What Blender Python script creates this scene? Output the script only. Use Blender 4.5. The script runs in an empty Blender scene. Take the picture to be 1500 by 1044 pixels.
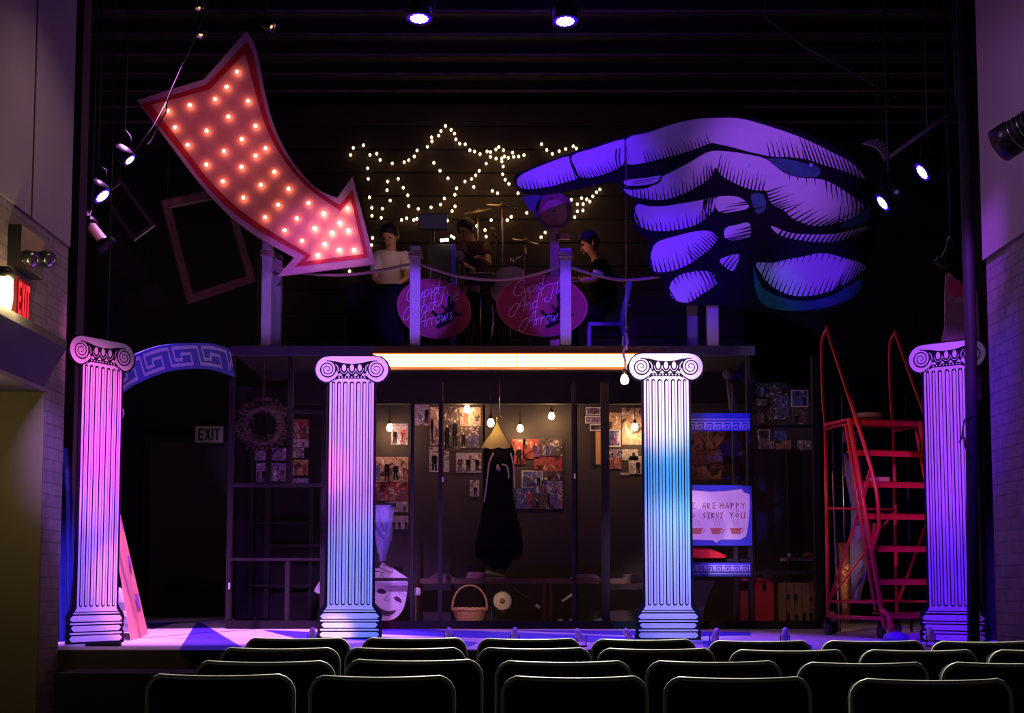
import bpy, math, random
from math import sin, cos, pi, radians as R
from mathutils import Vector as V, Matrix, geometry
random.seed(7)
SC = bpy.context.scene
COL = SC.collection
VS = SC.view_settings
VS.view_transform = 'Standard'; VS.look = 'None'; VS.gamma = 1; VS.use_curve_mapping = False
VS.exposure = 0.0
# ---------------------------------------------------------------- camera
F, HOR, PITCH, ZC = 1900.0, 855.0, R(4.4), 0.484
PY0 = HOR - F*math.tan(PITCH)
cam = bpy.data.objects.new('camera', bpy.data.cameras.new('camera')); COL.objects.link(cam)
cam.location = (0, 0, ZC); cam.rotation_euler = (pi/2+PITCH, 0, 0)
cam.data.sensor_width = 36; cam.data.lens = F*36/1500; cam.data.sensor_fit = 'HORIZONTAL'
cam.data.shift_y = (PY0-522)/1500.0
cam.data.clip_end = 200
SC.camera = cam
def ray(px, py):
    a, b = (px-750)/F, (PY0-py)/F
    return V((a, cos(PITCH)-b*sin(PITCH), sin(PITCH)+b*cos(PITCH)))
def P(px, py, Y):
    d = ray(px, py); t = Y/d.y
    return V((d.x*t, Y, ZC+d.z*t))
def G(px, py, z=0.0):
    d = ray(px, py); t = (z-ZC)/d.z
    return V((d.x*t, d.y*t, z))
def PL(px, py, A, B):
    "hit of a pixel ray with the vertical plane through ground points A, B"
    d = ray(px, py); n = V((B[1]-A[1], A[0]-B[0]))
    t = (n.x*A[0]+n.y*A[1])/(n.x*d.x+n.y*d.y)
    return V((d.x*t, d.y*t, ZC+d.z*t))
# ---------------------------------------------------------------- world and stage lighting
w = bpy.data.worlds.new('world'); SC.world = w; w.use_nodes = True
w.node_tree.nodes['Background'].inputs[0].default_value = (0.30, 0.16, 0.45, 1)
w.node_tree.nodes['Background'].inputs[1].default_value = 0.013
def spot(name, loc, tgt, col, e, ang, blend=0.4, rad=0.06):
    l = bpy.data.lights.new(name, 'SPOT'); l.color = col; l.energy = e
    l.spot_size = R(ang); l.spot_blend = blend; l.shadow_soft_size = rad
    o = bpy.data.objects.new(name, l); COL.objects.link(o); o.location = loc
    o.rotation_euler = (V(tgt)-V(loc)).to_track_quat('-Z', 'Y').to_euler(); return o
def point(name, loc, col, e, rad=0.03):
    l = bpy.data.lights.new(name, 'POINT'); l.color = col; l.energy = e; l.shadow_soft_size = rad
    o = bpy.data.objects.new(name, l); COL.objects.link(o); o.location = loc; return o
VIO = (0.17, 0.015, 1.0); LIL = (0.42, 0.16, 1.0); BLU = (0.03, 0.0, 1.0); MAG = (1.0, 0.12, 0.75)
# overhead and front-of-house lanterns of the theatre, with unseen fills added among them
spot('hand_finger_lantern', (-0.3, 12.3, 6.85), P(850, 245, 14.0), (0.08, 0.0, 1.0), 560, 38, 0.8)
spot('hand_wash_lantern', (1.2, 8.6, 5.0), P(1010, 390, 14.0), (0.08, 0.0, 1.0), 1250, 17, 0.9)
spot('hand_top_lantern', (2.6, 8.6, 6.4), P(1130, 250, 14.0), (0.27, 0.06, 0.85), 950, 22, 0.9)
spot('hand_palm_lantern', (2.0, 8.6, 4.6), P(1190, 400, 14.0), (0.10, 0.0, 1.0), 900, 11, 0.8)
spot('hand_teal_lantern', (2.4, 8.6, 4.6), P(1130, 430, 14.0), (0.0, 0.45, 0.6), 110, 10, 0.9)
spot('arrow_wash_lantern', (-1.0, 8.6, 5.0), P(470, 365, 14.0), (0.50, 0.10, 1.0), 900, 14, 0.9)
spot('arrow_tail_lantern', (-1.6, 8.6, 5.0), P(320, 190, 14.0), (0.8, 0.2, 0.6), 260, 18, 0.9)
spot('post_wash_lantern', (-0.6, 8.8, 4.6), P(608, 440, 14.0), (0.22, 0.06, 1.0), 1500, 9, 0.5)
spot('post_wash_lantern', (0.4, 8.8, 4.6), P(829, 440, 14.0), (0.18, 0.03, 1.0), 1500, 9, 0.5)
spot('left_post_wash_lantern', (-1.5, 8.8, 4.8), P(395, 440, 14.0), (0.40, 0.18, 1.0), 420, 8, 0.6)
spot('right_post_wash_lantern', (1.5, 8.8, 4.2), P(1042, 480, 14.0), (0.6, 0.25, 0.9), 140, 5, 0.6)
spot('left_column_lantern_magenta', (-1.2, 7.2, 4.4), P(148, 600, 10.4), (1.0, 0.13, 0.80), 1800, 18, 0.9)
spot('left_column_lantern_violet', (-2.2, 6.4, 3.4), P(142, 820, 10.4), (0.30, 0.13, 1.0), 1500, 18, 0.8)
spot('left_column_lantern_pink', (-0.6, 7.2, 4.0), P(158, 650, 10.6), (1.0, 0.0, 0.15), 1300, 5.5, 0.9)
spot('second_column_lantern_violet', (-1.0, 6.6, 4.8), P(515, 600, 11.4), (0.50, 0.19, 1.0), 2600, 20, 0.8)
spot('second_column_lantern_blue', (-0.4, 6.6, 4.4), P(535, 850, 11.4), (0.13, 0.28, 1.0), 1900, 12, 0.8)
spot('second_column_lantern_pink', (-2.4, 6.6, 4.4), P(478, 680, 11.4), (1.0, 0.0, 0.1), 1500, 4.6, 0.9)
spot('second_column_foot_lantern', (-1.2, 6.6, 2.8), P(488, 928, 11.4), (1.0, 0.5, 0.5), 1900, 3.6, 0.2)
spot('third_column_lantern_white', (0.6, 6.6, 4.6), P(965, 580, 11.4), (1.0, 0.68, 0.92), 2300, 12, 0.9)
spot('third_column_lantern_cyan', (2.4, 6.6, 4.6), P(1008, 700, 11.4), (0.04, 0.42, 0.9), 1800, 12, 0.9)
spot('third_column_lantern_violet', (0.2, 6.6, 4.4), P(975, 850, 11.4), (0.30, 0.30, 1.0), 2400, 12, 0.9)
spot('fourth_column_lantern_violet', (2.2, 7.0, 5.0), P(1390, 590, 10.7), (0.34, 0.05, 1.0), 1700, 20, 0.8)
spot('fourth_column_lantern_blue', (2.5, 7.2, 4.4), P(1395, 830, 10.7), (0.09, 0.0, 1.0), 1700, 20, 0.8)
spot('stage_floor_lantern', (-3.6, 12.6, 6.4), G(300, 930), (0.78, 0.24, 1.0), 5600, 40, 0.6)
spot('stage_floor_lantern', (1.0, 12.6, 6.4), G(760, 935), (0.40, 0.10, 1.0), 1300, 56, 0.6)
spot('stage_blue_lantern', (0.8, 10.6, 6.4), (0.6, 10.8, 0), (0.05, 0.0, 1.0), 1300, 52, 0.6)
spot('ladder_lantern', (0.6, 7.4, 4.6), P(1270, 720, 12.0), (1.0, 0.36, 0.34), 430, 15, 0.9)
spot('costume_fill', (0.9, 7.4, 3.0), P(1238, 850, 12.8), (1.0, 0.75, 0.45), 200, 6, 0.7)  # unseen spot added to make the gold costume visible
spot('crate_fill', (1.0, 8.0, 3.4), P(1140, 885, 14.3), (1.0, 0.62, 0.55), 260, 8, 0.7)  # unseen fill added to brighten the crate and red cabinets
spot('sign_lantern', (0.6, 8.6, 4.4), P(1060, 760, 14.0), (0.62, 0.28, 1.0), 1500, 9, 0.5)
spot('frieze_lantern', (0.8, 8.6, 4.4), P(1065, 617, 14.0), (0.10, 0.06, 1.0), 1100, 6, 0.6)
spot('frieze_lantern', (0.8, 8.6, 4.4), P(1065, 835, 14.0), (0.25, 0.16, 1.0), 700, 5, 0.6)
spot('mask_lantern', (-0.4, 8.6, 3.8), P(572, 862, 14.2), (0.66, 0.34, 1.0), 640, 6, 0.6)
spot('shirt_lantern', (-0.4, 8.6, 3.8), P(558, 785, 14.3), (0.25, 0.16, 1.0), 420, 4.5, 0.6)
spot('basket_lantern', (-0.4, 8.6, 3.4), P(705, 878, 14.6), (1.0, 0.72, 0.42), 480, 7, 0.7)
spot('arch_lantern', (-2.6, 7.6, 5.4), P(260, 530, 12.2), (0.30, 0.05, 1.0), 900, 13, 0.7)
spot('sign_wash_lantern', (0.2, 9.2, 5.4), P(740, 450, 14.4), (1.0, 0.3, 0.6), 60, 14, 0.7)
spot('plank_lantern', (-1.8, 7.4, 3.0), P(196, 850, 10.8), (1.0, 0.20, 0.25), 1100, 11, 0.7)
spot('house_light_left', (-1.4, 8.2, 5.2), (-3.3, 8.9, 2.9), (1.0, 0.68, 0.60), 70, 60, 0.9)
spot('house_light_right', (1.6, 7.6, 4.2), (3.5, 9.0, 3.4), (0.55, 0.28, 0.85), 60, 70, 0.9)
spot('side_blue_lantern', (2.0, 8.4, 2.6), (3.6, 9.2, 0.5), (0.22, 0.0, 1.0), 60, 70, 0.9)
spot('side_blue_lantern', (-2.0, 9.6, 3.0), (-3.7, 10.9, 0.8), (0.02, 0.0, 1.0), 420, 36, 0.9)
spot('seat_edge_fill', (0.2, 8.9, 4.8), (0.2, 5.2, 0), (1.0, 0.95, 0.80), 4600, 74, 0.9)  # unseen spot added for a glint along the seat tops
point('backstage_fill', (-4.4, 16.5, 4.5), (1.0, 0.8, 0.5), 9, 0.3)  # unseen fill added so the dark wing and its door show
point('backstage_fill', (4.6, 16.0, 5.5), (0.8, 0.5, 0.7), 7, 0.3)  # matching added fill for the opposite wing
point('ceiling_blue_spill', (-0.2, 12.8, 6.3), (0.16, 0.02, 1.0), 12, 0.3)
point('ceiling_blue_spill', (1.0, 13.5, 6.2), (0.14, 0.02, 1.0), 12, 0.3)
spot('third_column_lantern_turquoise', (2.4, 6.6, 4.2), P(1012, 800, 11.4), (0.02, 0.40, 0.75), 900, 9, 0.9)
point('face_fill', P(592, 350, 14.45), (1.0, 0.6, 0.42), 2.6, 0.05)  # added unseen point that warms the keyboard player's face
point('face_fill', P(828, 372, 14.7), (1.0, 0.45, 0.25), 1.3, 0.05)  # added unseen point in front of the seated man's face
spot('poster_fill', (0.6, 8.6, 3.6), P(1050, 668, 15.1), (1.0, 0.6, 0.5), 160, 5, 0.8)  # unseen spot added to lift the sepia poster
spot('collage_fill', (1.0, 8.6, 4.0), P(1148, 610, 15.9), (0.8, 0.6, 1.0), 220, 7, 0.9)  # unseen spot added to brighten the right collages slightly
spot('bay_collage_lantern', (-1.2, 8.6, 3.6), P(412, 670, 15.9), (0.9, 0.6, 0.9), 140, 6, 0.9)
# ---------------------------------------------------------------- materials
MATS = {}
def mat(name, c, rough=0.7, metal=0.0, var=0.12, scale=6.0, bump=0.0, spec=0.4, emit=None, es=0.0):
    if name in MATS: return MATS[name]
    m = bpy.data.materials.new(name); m.use_nodes = True; MATS[name] = m
    nt = m.node_tree; b = nt.nodes['Principled BSDF']
    b.inputs['Roughness'].default_value = rough; b.inputs['Metallic'].default_value = metal
    b.inputs['Specular IOR Level'].default_value = spec
    tc = nt.nodes.new('ShaderNodeTexCoord'); n = nt.nodes.new('ShaderNodeTexNoise')
    n.inputs['Scale'].default_value = scale; n.inputs['Detail'].default_value = 5
    nt.links.new(tc.outputs['Object'], n.inputs['Vector'])
    mx = nt.nodes.new('ShaderNodeMix'); mx.data_type = 'RGBA'
    mx.inputs[6].default_value = tuple(x*(1-var) for x in c)+(1,)
    mx.inputs[7].default_value = tuple(min(1, x*(1+var)) for x in c)+(1,)
    nt.links.new(n.outputs['Fac'], mx.inputs[0]); nt.links.new(mx.outputs[2], b.inputs['Base Color'])
    if bump:
        bp = nt.nodes.new('ShaderNodeBump'); bp.inputs['Strength'].default_value = bump; bp.inputs['Distance'].default_value = 0.02
        nt.links.new(n.outputs['Fac'], bp.inputs['Height']); nt.links.new(bp.outputs[0], b.inputs['Normal'])
    if emit:
        b.inputs['Emission Color'].default_value = emit+(1,); b.inputs['Emission Strength'].default_value = es
    return m
def brick(name, c1, c2, mortar, sc=1.0, vertical='XZ', bw=0.4, bh=0.2, ms=0.012):
    m = mat(name, c1, 0.85); nt = m.node_tree; b = nt.nodes['Principled BSDF']
    tc = nt.nodes.new('ShaderNodeTexCoord'); sp = nt.nodes.new('ShaderNodeSeparateXYZ'); cb = nt.nodes.new('ShaderNodeCombineXYZ')
    nt.links.new(tc.outputs['Object'], sp.inputs[0])
    nt.links.new(sp.outputs[0 if vertical == 'XZ' else 1], cb.inputs[0]); nt.links.new(sp.outputs[2], cb.inputs[1])
    bt = nt.nodes.new('ShaderNodeTexBrick'); nt.links.new(cb.outputs[0], bt.inputs['Vector'])
    bt.inputs['Scale'].default_value = sc; bt.inputs['Brick Width'].default_value = bw; bt.inputs['Row Height'].default_value = bh
    bt.inputs['Mortar Size'].default_value = ms; bt.inputs['Color1'].default_value = c1+(1,); bt.inputs['Color2'].default_value = c2+(1,)
    bt.inputs['Mortar'].default_value = mortar+(1,)
    nz = nt.nodes.new('ShaderNodeTexNoise'); nz.inputs['Scale'].default_value = 9; nz.inputs['Detail'].default_value = 6
    nt.links.new(tc.outputs['Object'], nz.inputs['Vector'])
    mp = nt.nodes.new('ShaderNodeMapRange'); mp.inputs[3].default_value = 0.55; mp.inputs[4].default_value = 1.35
    nt.links.new(nz.outputs['Fac'], mp.inputs[0])
    mx = nt.nodes.new('ShaderNodeVectorMath'); mx.operation = 'SCALE'
    nt.links.new(bt.outputs['Color'], mx.inputs[0]); nt.links.new(mp.outputs[0], mx.inputs['Scale'])
    nt.links.new(mx.outputs[0], b.inputs['Base Color'])
    bp = nt.nodes.new('ShaderNodeBump'); bp.invert = True; bp.inputs['Strength'].default_value = 0.6; bp.inputs['Distance'].default_value = 0.01
    nt.links.new(bt.outputs['Fac'], bp.inputs['Height']); nt.links.new(bp.outputs[0], b.inputs['Normal'])
    return m
def emis(name, c, s, light=True):
    m = bpy.data.materials.new(name); m.use_nodes = True; nt = m.node_tree; nt.nodes.clear()
    e = nt.nodes.new('ShaderNodeEmission'); o = nt.nodes.new('ShaderNodeOutputMaterial')
    e.inputs[0].default_value = c+(1,); e.inputs[1].default_value = s; nt.links.new(e.outputs[0], o.inputs[0])
    if not light: m.cycles.emission_sampling = 'NONE'
    MATS[name] = m; return m
def photo(name, dark, mid, light, scale=9.0, seed=0.0):
    "a print: blotches of figures on a ground, made of voronoi and noise"
    m = mat(name, mid, 0.45, spec=0.3); nt = m.node_tree; b = nt.nodes['Principled BSDF']
    tc = nt.nodes.new('ShaderNodeTexCoord'); oi = nt.nodes.new('ShaderNodeObjectInfo')
    ad = nt.nodes.new('ShaderNodeVectorMath'); ad.operation = 'ADD'; ml = nt.nodes.new('ShaderNodeMath'); ml.operation = 'MULTIPLY'; ml.inputs[1].default_value = 37.0+seed
    nt.links.new(oi.outputs['Random'], ml.inputs[0]); nt.links.new(tc.outputs['Object'], ad.inputs[0]); nt.links.new(ml.outputs[0], ad.inputs[1])
    n = nt.nodes.new('ShaderNodeTexNoise'); n.inputs['Scale'].default_value = scale; n.inputs['Detail'].default_value = 4; n.inputs['Distortion'].default_value = 1.2
    nt.links.new(ad.outputs[0], n.inputs['Vector'])
    cr = nt.nodes.new('ShaderNodeValToRGB'); e = cr.color_ramp.elements
    e[0].position = 0.36; e[0].color = dark+(1,); e[1].position = 0.66; e[1].color = light+(1,)
    k = e.new(0.47); k.color = mid+(1,); k = e.new(0.56); k.color = tuple(x*0.5 for x in mid)+(1,)
    nt.links.new(n.outputs['Fac'], cr.inputs[0]); nt.links.new(cr.outputs[0], b.inputs['Base Color'])
    return m
WHITE = mat('white_paint', (0.78, 0.77, 0.76), 0.6, var=0.05, scale=3)
INK = mat('black_ink_paint', (0.010, 0.009, 0.014), 0.8, spec=0.1)
TEAL = mat('teal_paint', (0.02, 0.14, 0.17), 0.6, var=0.7, scale=7)
BLUEP = mat('blue_paint', (0.06, 0.03, 0.42), 0.6)
LILP = mat('lilac_paint', (0.50, 0.45, 0.80), 0.6)
PINKP = mat('pink_paint', (0.60, 0.17, 0.19), 0.55)
PINKR = mat('pale_pink_paint', (0.50, 0.27, 0.35), 0.6)
REDP = mat('deep_red_paint', (0.42, 0.01, 0.02), 0.5)
REDM = mat('red_enamel_metal', (0.62, 0.025, 0.035), 0.35, var=0.25, scale=14)
BLK = mat('black_paint', (0.020, 0.018, 0.019), 0.7, var=0.3)
DKW = mat('dark_stained_lumber', (0.022, 0.019, 0.020), 0.85, var=0.4, scale=12)
FLATD = mat('spill_dimmed_flat', (0.022, 0.019, 0.021), 0.9, var=0.2, spec=0.1)  # base colour lowered to offset lantern spill on the left flat
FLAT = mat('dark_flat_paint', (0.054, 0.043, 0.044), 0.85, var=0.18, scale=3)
BLKM = mat('black_metal', (0.02, 0.02, 0.022), 0.35, metal=0.4)
CHROME = mat('bare_metal', (0.55, 0.5, 0.42), 0.25, metal=1.0)
WOOD = mat('raw_wood', (0.42, 0.29, 0.2), 0.7, var=0.3, scale=10)
OLDW = mat('weathered_wood', (0.20, 0.12, 0.07), 0.75, var=0.4, scale=16)
ROPE = mat('hemp_rope', (0.33, 0.25, 0.2), 0.9, var=0.4, scale=60)
SEATF = mat('black_seat_fabric', (0.012, 0.011, 0.011), 0.95, spec=0.1)
SEATP = mat('grey_seat_plastic', (0.36, 0.36, 0.32), 0.4)
SKIN = mat('skin', (0.45, 0.22, 0.14), 0.55)
HAIR = mat('dark_hair', (0.004, 0.003, 0.003), 0.7)
WHITEC = mat('pale_cloth', (0.55, 0.47, 0.47), 0.9, bump=0.3, scale=18)
BLKC = mat('black_cloth', (0.006, 0.005, 0.006), 0.95, bump=0.5, scale=14, spec=0.1)
LAVC = mat('lavender_cloth', (0.35, 0.34, 0.62), 0.9, bump=0.4, scale=14)
BLUECLOTH = mat('deep_blue_cloth', (0.05, 0.08, 0.45), 0.9, bump=0.5, scale=9)
# ---------------------------------------------------------------- mesh helpers
class MB:
    def __init__(s): s.v = []; s.f = []; s.m = []; s.sm = []; s.mats = []
    def mi(s, m):
        if m not in s.mats: s.mats.append(m)
        return s.mats.index(m)
    def add(s, vs, fs, m, smooth=False):
        o = len(s.v); s.v += [V(x) for x in vs]; k = s.mi(m)
        for f in fs: s.f.append([i+o for i in f]); s.m.append(k); s.sm.append(smooth)
    def box(s, a, b, m, rot=0):
        a, b = V(a), V(b)
        vs = [V((x, y, z)) for z in (a.z, b.z) for y in (a.y, b.y) for x in (a.x, b.x)]
        if rot:
            c = (a+b)/2; M = Matrix.Rotation(rot, 3, 'Z'); vs = [M@(v-c)+c for v in vs]
        s.add(vs, [(0, 2, 3, 1), (4, 5, 7, 6), (0, 1, 5, 4), (2, 6, 7, 3), (0, 4, 6, 2), (1, 3, 7, 5)], m); return s
    def bar(s, p, q, w, d, m, up=(0, 1, 0)):
        p, q = V(p), V(q); t = (q-p).normalized(); u = V(up); n = t.cross(u)
        if n.length < 1e-4: n = t.cross(V((1, 0, 0)))
        n.normalize(); u = n.cross(t).normalized()
        vs = [c+n*i*w/2+u*j*d/2 for c in (p, q) for j in (-1, 1) for i in (-1, 1)]
        s.add(vs, [(0, 1, 3, 2), (4, 6, 7, 5), (0, 4, 5, 1), (2, 3, 7, 6), (0, 2, 6, 4), (1, 5, 7, 3)], m); return s
    def tube(s, pts, r, m, n=8, closed=False, cap=True):
        pts = [V(p) for p in pts]; k = len(pts); rs = r if isinstance(r, (list, tuple)) else [r]*k
        vs = []; ref = None
        for i, p in enumerate(pts):
            a = pts[(i-1) % k] if (closed or i > 0) else p; b = pts[(i+1) % k] if (closed or i < k-1) else p
            t = (b-a).normalized() if (b-a).length > 1e-9 else V((0, 0, 1))
            if ref is None: ref = t.orthogonal().normalized()
            u = (ref-t*ref.dot(t))
            u = u.normalized() if u.length > 1e-5 else t.orthogonal().normalized()
            ref = u; w_ = t.cross(u)
            vs += [p+(u*cos(2*pi*j/n)+w_*sin(2*pi*j/n))*rs[i] for j in range(n)]
        fs = []
        for i in range(k if closed else k-1):
            a, b = i*n, ((i+1) % k)*n
            fs += [(a+j, a+(j+1) % n, b+(j+1) % n, b+j) for j in range(n)]
        if cap and not closed: fs += [tuple(range(n))[::-1], tuple(range((k-1)*n, k*n))]
        s.add(vs, fs, m, True); return s
    def lathe(s, prof, c, m, n=24, axis=(0, 0, 1), sx=1, sy=1, smooth=True, cap=True):
        "prof: (radius, height) pairs about axis through c"
        ax = V(axis).normalized(); q = V((0, 0, 1)).rotation_difference(ax); c = V(c); vs = []
        for r, h in prof: vs += [c+q@V((r*sx*cos(2*pi*j/n), r*sy*sin(2*pi*j/n), h)) for j in range(n)]
        fs = []
        for i in range(len(prof)-1):
            a, b = i*n, (i+1)*n; fs += [(a+j, a+(j+1) % n, b+(j+1) % n, b+j) for j in range(n)]
        if cap: fs += [tuple(range(n))[::-1], tuple(range((len(prof)-1)*n, len(prof)*n))]
        s.add(vs, fs, m, smooth); return s
    def ball(s, c, r, m, n=12, sx=1, sy=1, sz=1):
        return s.lathe([(max(1e-4, r*sin(pi*i/n)), -r*cos(pi*i/n)*sz) for i in range(n+1)], c, m, n=max(8, n), sx=sx, sy=sy, cap=False)
    def prism(s, front, off, m, side=None):
        "front: coplanar 3d points; off: vector to the back"
        front = [V(p) for p in front]; off = V(off); k = len(front)
        tr = geometry.tessellate_polygon([front]); vs = front+[p+off for p in front]
        s.add(vs, [tuple(t) for t in tr]+[tuple(i+k for i in t) for t in tr], m)
        s.add(vs, [(i, (i+1) % k, (i+1) % k+k, i+k) for i in range(k)], side or m); return s
    def sheet(s, pts, m):
        pts = [V(p) for p in pts]
        s.add(pts, [tuple(t) for t in geometry.tessellate_polygon([pts])], m); return s
    def build(s, name, parent=None, origin=None):
        me = bpy.data.meshes.new(name)
        if parent is not None:
            og = WORLD[parent.name]
        elif origin is not None: og = V(origin)
        else:
            lo = [min(v[i] for v in s.v) for i in range(3)]; hi = [max(v[i] for v in s.v) for i in range(3)]
            og = V(((lo[0]+hi[0])/2, (lo[1]+hi[1])/2, lo[2]))
        me.from_pydata([tuple(v-og) for v in s.v], [], [tuple(f) for f in s.f])
        for m in s.mats: me.materials.append(m)
        for p, k, sm in zip(me.polygons, s.m, s.sm): p.material_index = k; p.use_smooth = sm
        me.validate(); me.update()
        o = bpy.data.objects.new(name, me); COL.objects.link(o)
        if parent is not None: o.parent = parent
        else: o.location = og
        WORLD[o.name] = og
        return o
WORLD = {}
def tag(o, label, cat, group=None):
    o['label'] = label; o['category'] = cat; o['kind'] = 'thing'
    if group: o['group'] = group
    return o
def struct(o, kind='structure'): o['kind'] = kind; return o
def thing(name, label, cat, base, group=None):
    o = bpy.data.objects.new(name, None); COL.objects.link(o); o.location = base; o.empty_display_size = 0.1
    WORLD[o.name] = V(base); return tag(o, label, cat, group)
def lab(o, t): o['label'] = t; return o
def cat_rom(pts, n=4, closed=True):
    k = len(pts); out = []
    for i in range(k if closed else k-1):
        g = lambda j: V(pts[j % k]) if closed else V(pts[max(0, min(k-1, j))])
        a, b, c, d = g(i-1), g(i), g(i+1), g(i+2)
        for j in range(n):
            t = j/n
            out.append(0.5*((2*b)+(c-a)*t+(2*a-5*b+4*c-d)*t*t+(3*b-a-3*c+d)*t*t*t))
    if not closed: out.append(V(pts[-1]))
    return out
def ribbon(mb, pts, w, f, m, taper=None, sub=1):
    "2d stroke of width w, mapped to 3d by f(x, y)"
    pts = [V(p) for p in pts]
    if sub > 1: pts = [pts[i].lerp(pts[i+1], j/sub) for i in range(len(pts)-1) for j in range(sub)]+[pts[-1]]
    k = len(pts); vs = []
    for i, p in enumerate(pts):
        a, b = pts[max(0, i-1)], pts[min(k-1, i+1)]; t = (b-a)
        if t.length < 1e-9: t = V((1, 0))
        t.normalize(); n = V((-t.y, t.x)); ww = w*(1 if taper is None else taper[0]+(taper[1]-taper[0])*i/(k-1))/2
        if 0 < i < k-1:
            c = (p-a).normalized().dot((b-p).normalized()) if (p-a).length > 1e-9 and (b-p).length > 1e-9 else 1
            ww *= 1/max(0.6, math.sqrt(max(0.01, (1+c)/2)))
        vs += [f(*(p+n*ww)), f(*(p-n*ww))]
    mb.add(vs, [(2*i, 2*i+1, 2*i+3, 2*i+2) for i in range(k-1)], m)
def hatch(mb, edge, n, L, d, f, m, w=1.6, jit=0.3, rnd=random):
    "tapered ink strokes that start on a painted edge and run inwards along d"
    edge = [V(p) for p in edge]; ls = [(edge[i+1]-edge[i]).length for i in range(len(edge)-1)]; tot = sum(ls)
    for k in range(n):
        s_ = (k+0.5)/n*tot; i = 0
        while i < len(ls)-1 and s_ > ls[i]: s_ -= ls[i]; i += 1
        p = edge[i].lerp(edge[i+1], s_/ls[i]); ll = L*(1+jit*(rnd.random()*2-1))
        dd = V(d).normalized(); nn = V((-dd.y, dd.x))
        mb.sheet([f(*(p-dd*1.5+nn*w/2)), f(*(p-dd*1.5-nn*w/2)), f(*(p+dd*ll))], m)
def copy_tree(o, loc=None, rz=None, scale=None):
    "copies a thing, its parts and their sub-parts"
    c = o.copy(); COL.objects.link(c)
    if loc is not None: c.location = loc
    if rz is not None: c.rotation_euler = (0, 0, rz)
    if scale is not None: c.scale = (scale,)*3
    for ch in list(o.children):
        d = ch.copy(); COL.objects.link(d); d.parent = c
        for g in list(ch.children):
            e = g.copy(); COL.objects.link(e); e.parent = d
    return c
# ================================================================= SETTING
def onX(px, py, a):
    d = ray(px, py); t = a/d.x; return V((a, d.y*t, ZC+d.z*t))
YE = 9.6
XLU = P(108, 180, YE).x; XLL = P(93, 640, YE).x; XRU = P(1434, 200, YE).x; XRL = P(1453, 680, YE).x
ZLU = P(107, 361, YE).z; ZRU = P(1439, 381, YE).z
WL = mat('mauve_plaster', (0.30, 0.24, 0.25), 0.8, var=0.1, scale=2)
WB = brick('painted_brick_left', (0.24, 0.18, 0.17), (0.27, 0.2, 0.18), (0.17, 0.13, 0.12), 1, 'YZ', bw=0.26, bh=0.085, ms=0.006)
WBR = brick('painted_brick_right', (0.20, 0.15, 0.19), (0.23, 0.17, 0.2), (0.15, 0.11, 0.15), 1, 'YZ', bw=0.26, bh=0.085, ms=0.006)
WBX = brick('painted_brick_dark', (0.05, 0.035, 0.04), (0.07, 0.04, 0.04), (0.035, 0.025, 0.03), 1, 'XZ', bw=0.22, bh=0.09, ms=0.008)
OLV = mat('olive_plaster', (0.17, 0.135, 0.065), 0.85, var=0.15, scale=2)
DARKWALL = mat('black_stage_wall', (0.018, 0.015, 0.018), 0.85, var=0.5, scale=2)
CEILM = mat('black_ceiling', (0.007, 0.005, 0.006), 0.85, var=0.4)
JOISTM = mat('pale_joist_edge', (0.16, 0.11, 0.10), 0.8, var=0.8, scale=5)  # paler strip along the lower front edge of each joist
HOUSEF = mat('house_floor', (0.03, 0.027, 0.025), 0.85)
STG = mat('pale_stage_floor', (0.62, 0.58, 0.60), 0.5, var=0.1, scale=2)
STB = mat('blue_floor_shape', (0.05, 0.02, 0.50), 0.5)  # flat blue polygons set on the pale floor
m = MB(); m.box((-8, -1, -0.76), (8, 9.6, -0.66), HOUSEF); struct(m.build('floor_house'))
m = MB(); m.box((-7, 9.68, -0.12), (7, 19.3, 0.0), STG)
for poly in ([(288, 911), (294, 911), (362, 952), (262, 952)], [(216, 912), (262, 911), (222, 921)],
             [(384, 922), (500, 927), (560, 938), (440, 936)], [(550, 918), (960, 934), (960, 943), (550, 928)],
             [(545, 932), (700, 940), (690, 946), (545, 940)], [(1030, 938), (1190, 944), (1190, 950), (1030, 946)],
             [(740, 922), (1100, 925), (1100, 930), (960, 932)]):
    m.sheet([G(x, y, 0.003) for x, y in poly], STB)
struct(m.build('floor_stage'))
m = MB(); m.box((-7, 9.6, -0.66), (7, 9.68, -0.004), mat('stage_front_brown', (0.06, 0.045, 0.04), 0.8)); struct(m.build('wall_stage_front'))
m = MB(); m.box((P(80, 985, 9.0).x, 9.0, -0.66), (P(330, 985, 9.0).x, 9.6, P(200, 986, 9.0).z), mat('step_brown', (0.03, 0.025, 0.02), 0.85, spec=0.1)); struct(m.build('floor_stage_step'))
m = MB(); m.box((-7.2, 19.1, 0), (7.2, 19.3, 7.3), DARKWALL); struct(m.build('wall_back'))
m = MB(); m.box((-7.2, 11.2, 0), (-7.0, 19.1, 7.3), DARKWALL); struct(m.build('wall_wing_left'))
m = MB(); m.box((7.0, 11.2, 0), (7.2, 19.1, 7.3), DARKWALL); struct(m.build('wall_wing_right'))
ZC_ = 7.0
m = MB(); m.box((-7.2, 8.5, ZC_+0.16), (7.2, 19.3, ZC_+0.3), CEILM); struct(m.build('ceiling'))
jy = [G(700, py, ZC_).y for py in (18, 52, 82, 110, 135, 158)]; d_ = (jy[-1]-jy[0])/5
jy = [jy[0]-2*d_, jy[0]-d_]+jy+[jy[-1]+d_]
for i, y in enumerate(jy):
    if y < 19: m = MB(); m.box((-6.9, y, ZC_-0.008), (6.9, y+0.08, ZC_+0.16), CEILM); m.box((-6.9, y-0.004, ZC_), (6.9, y, ZC_+0.03), JOISTM); struct(m.build('trim_joist_%d' % (i+1)))
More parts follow.
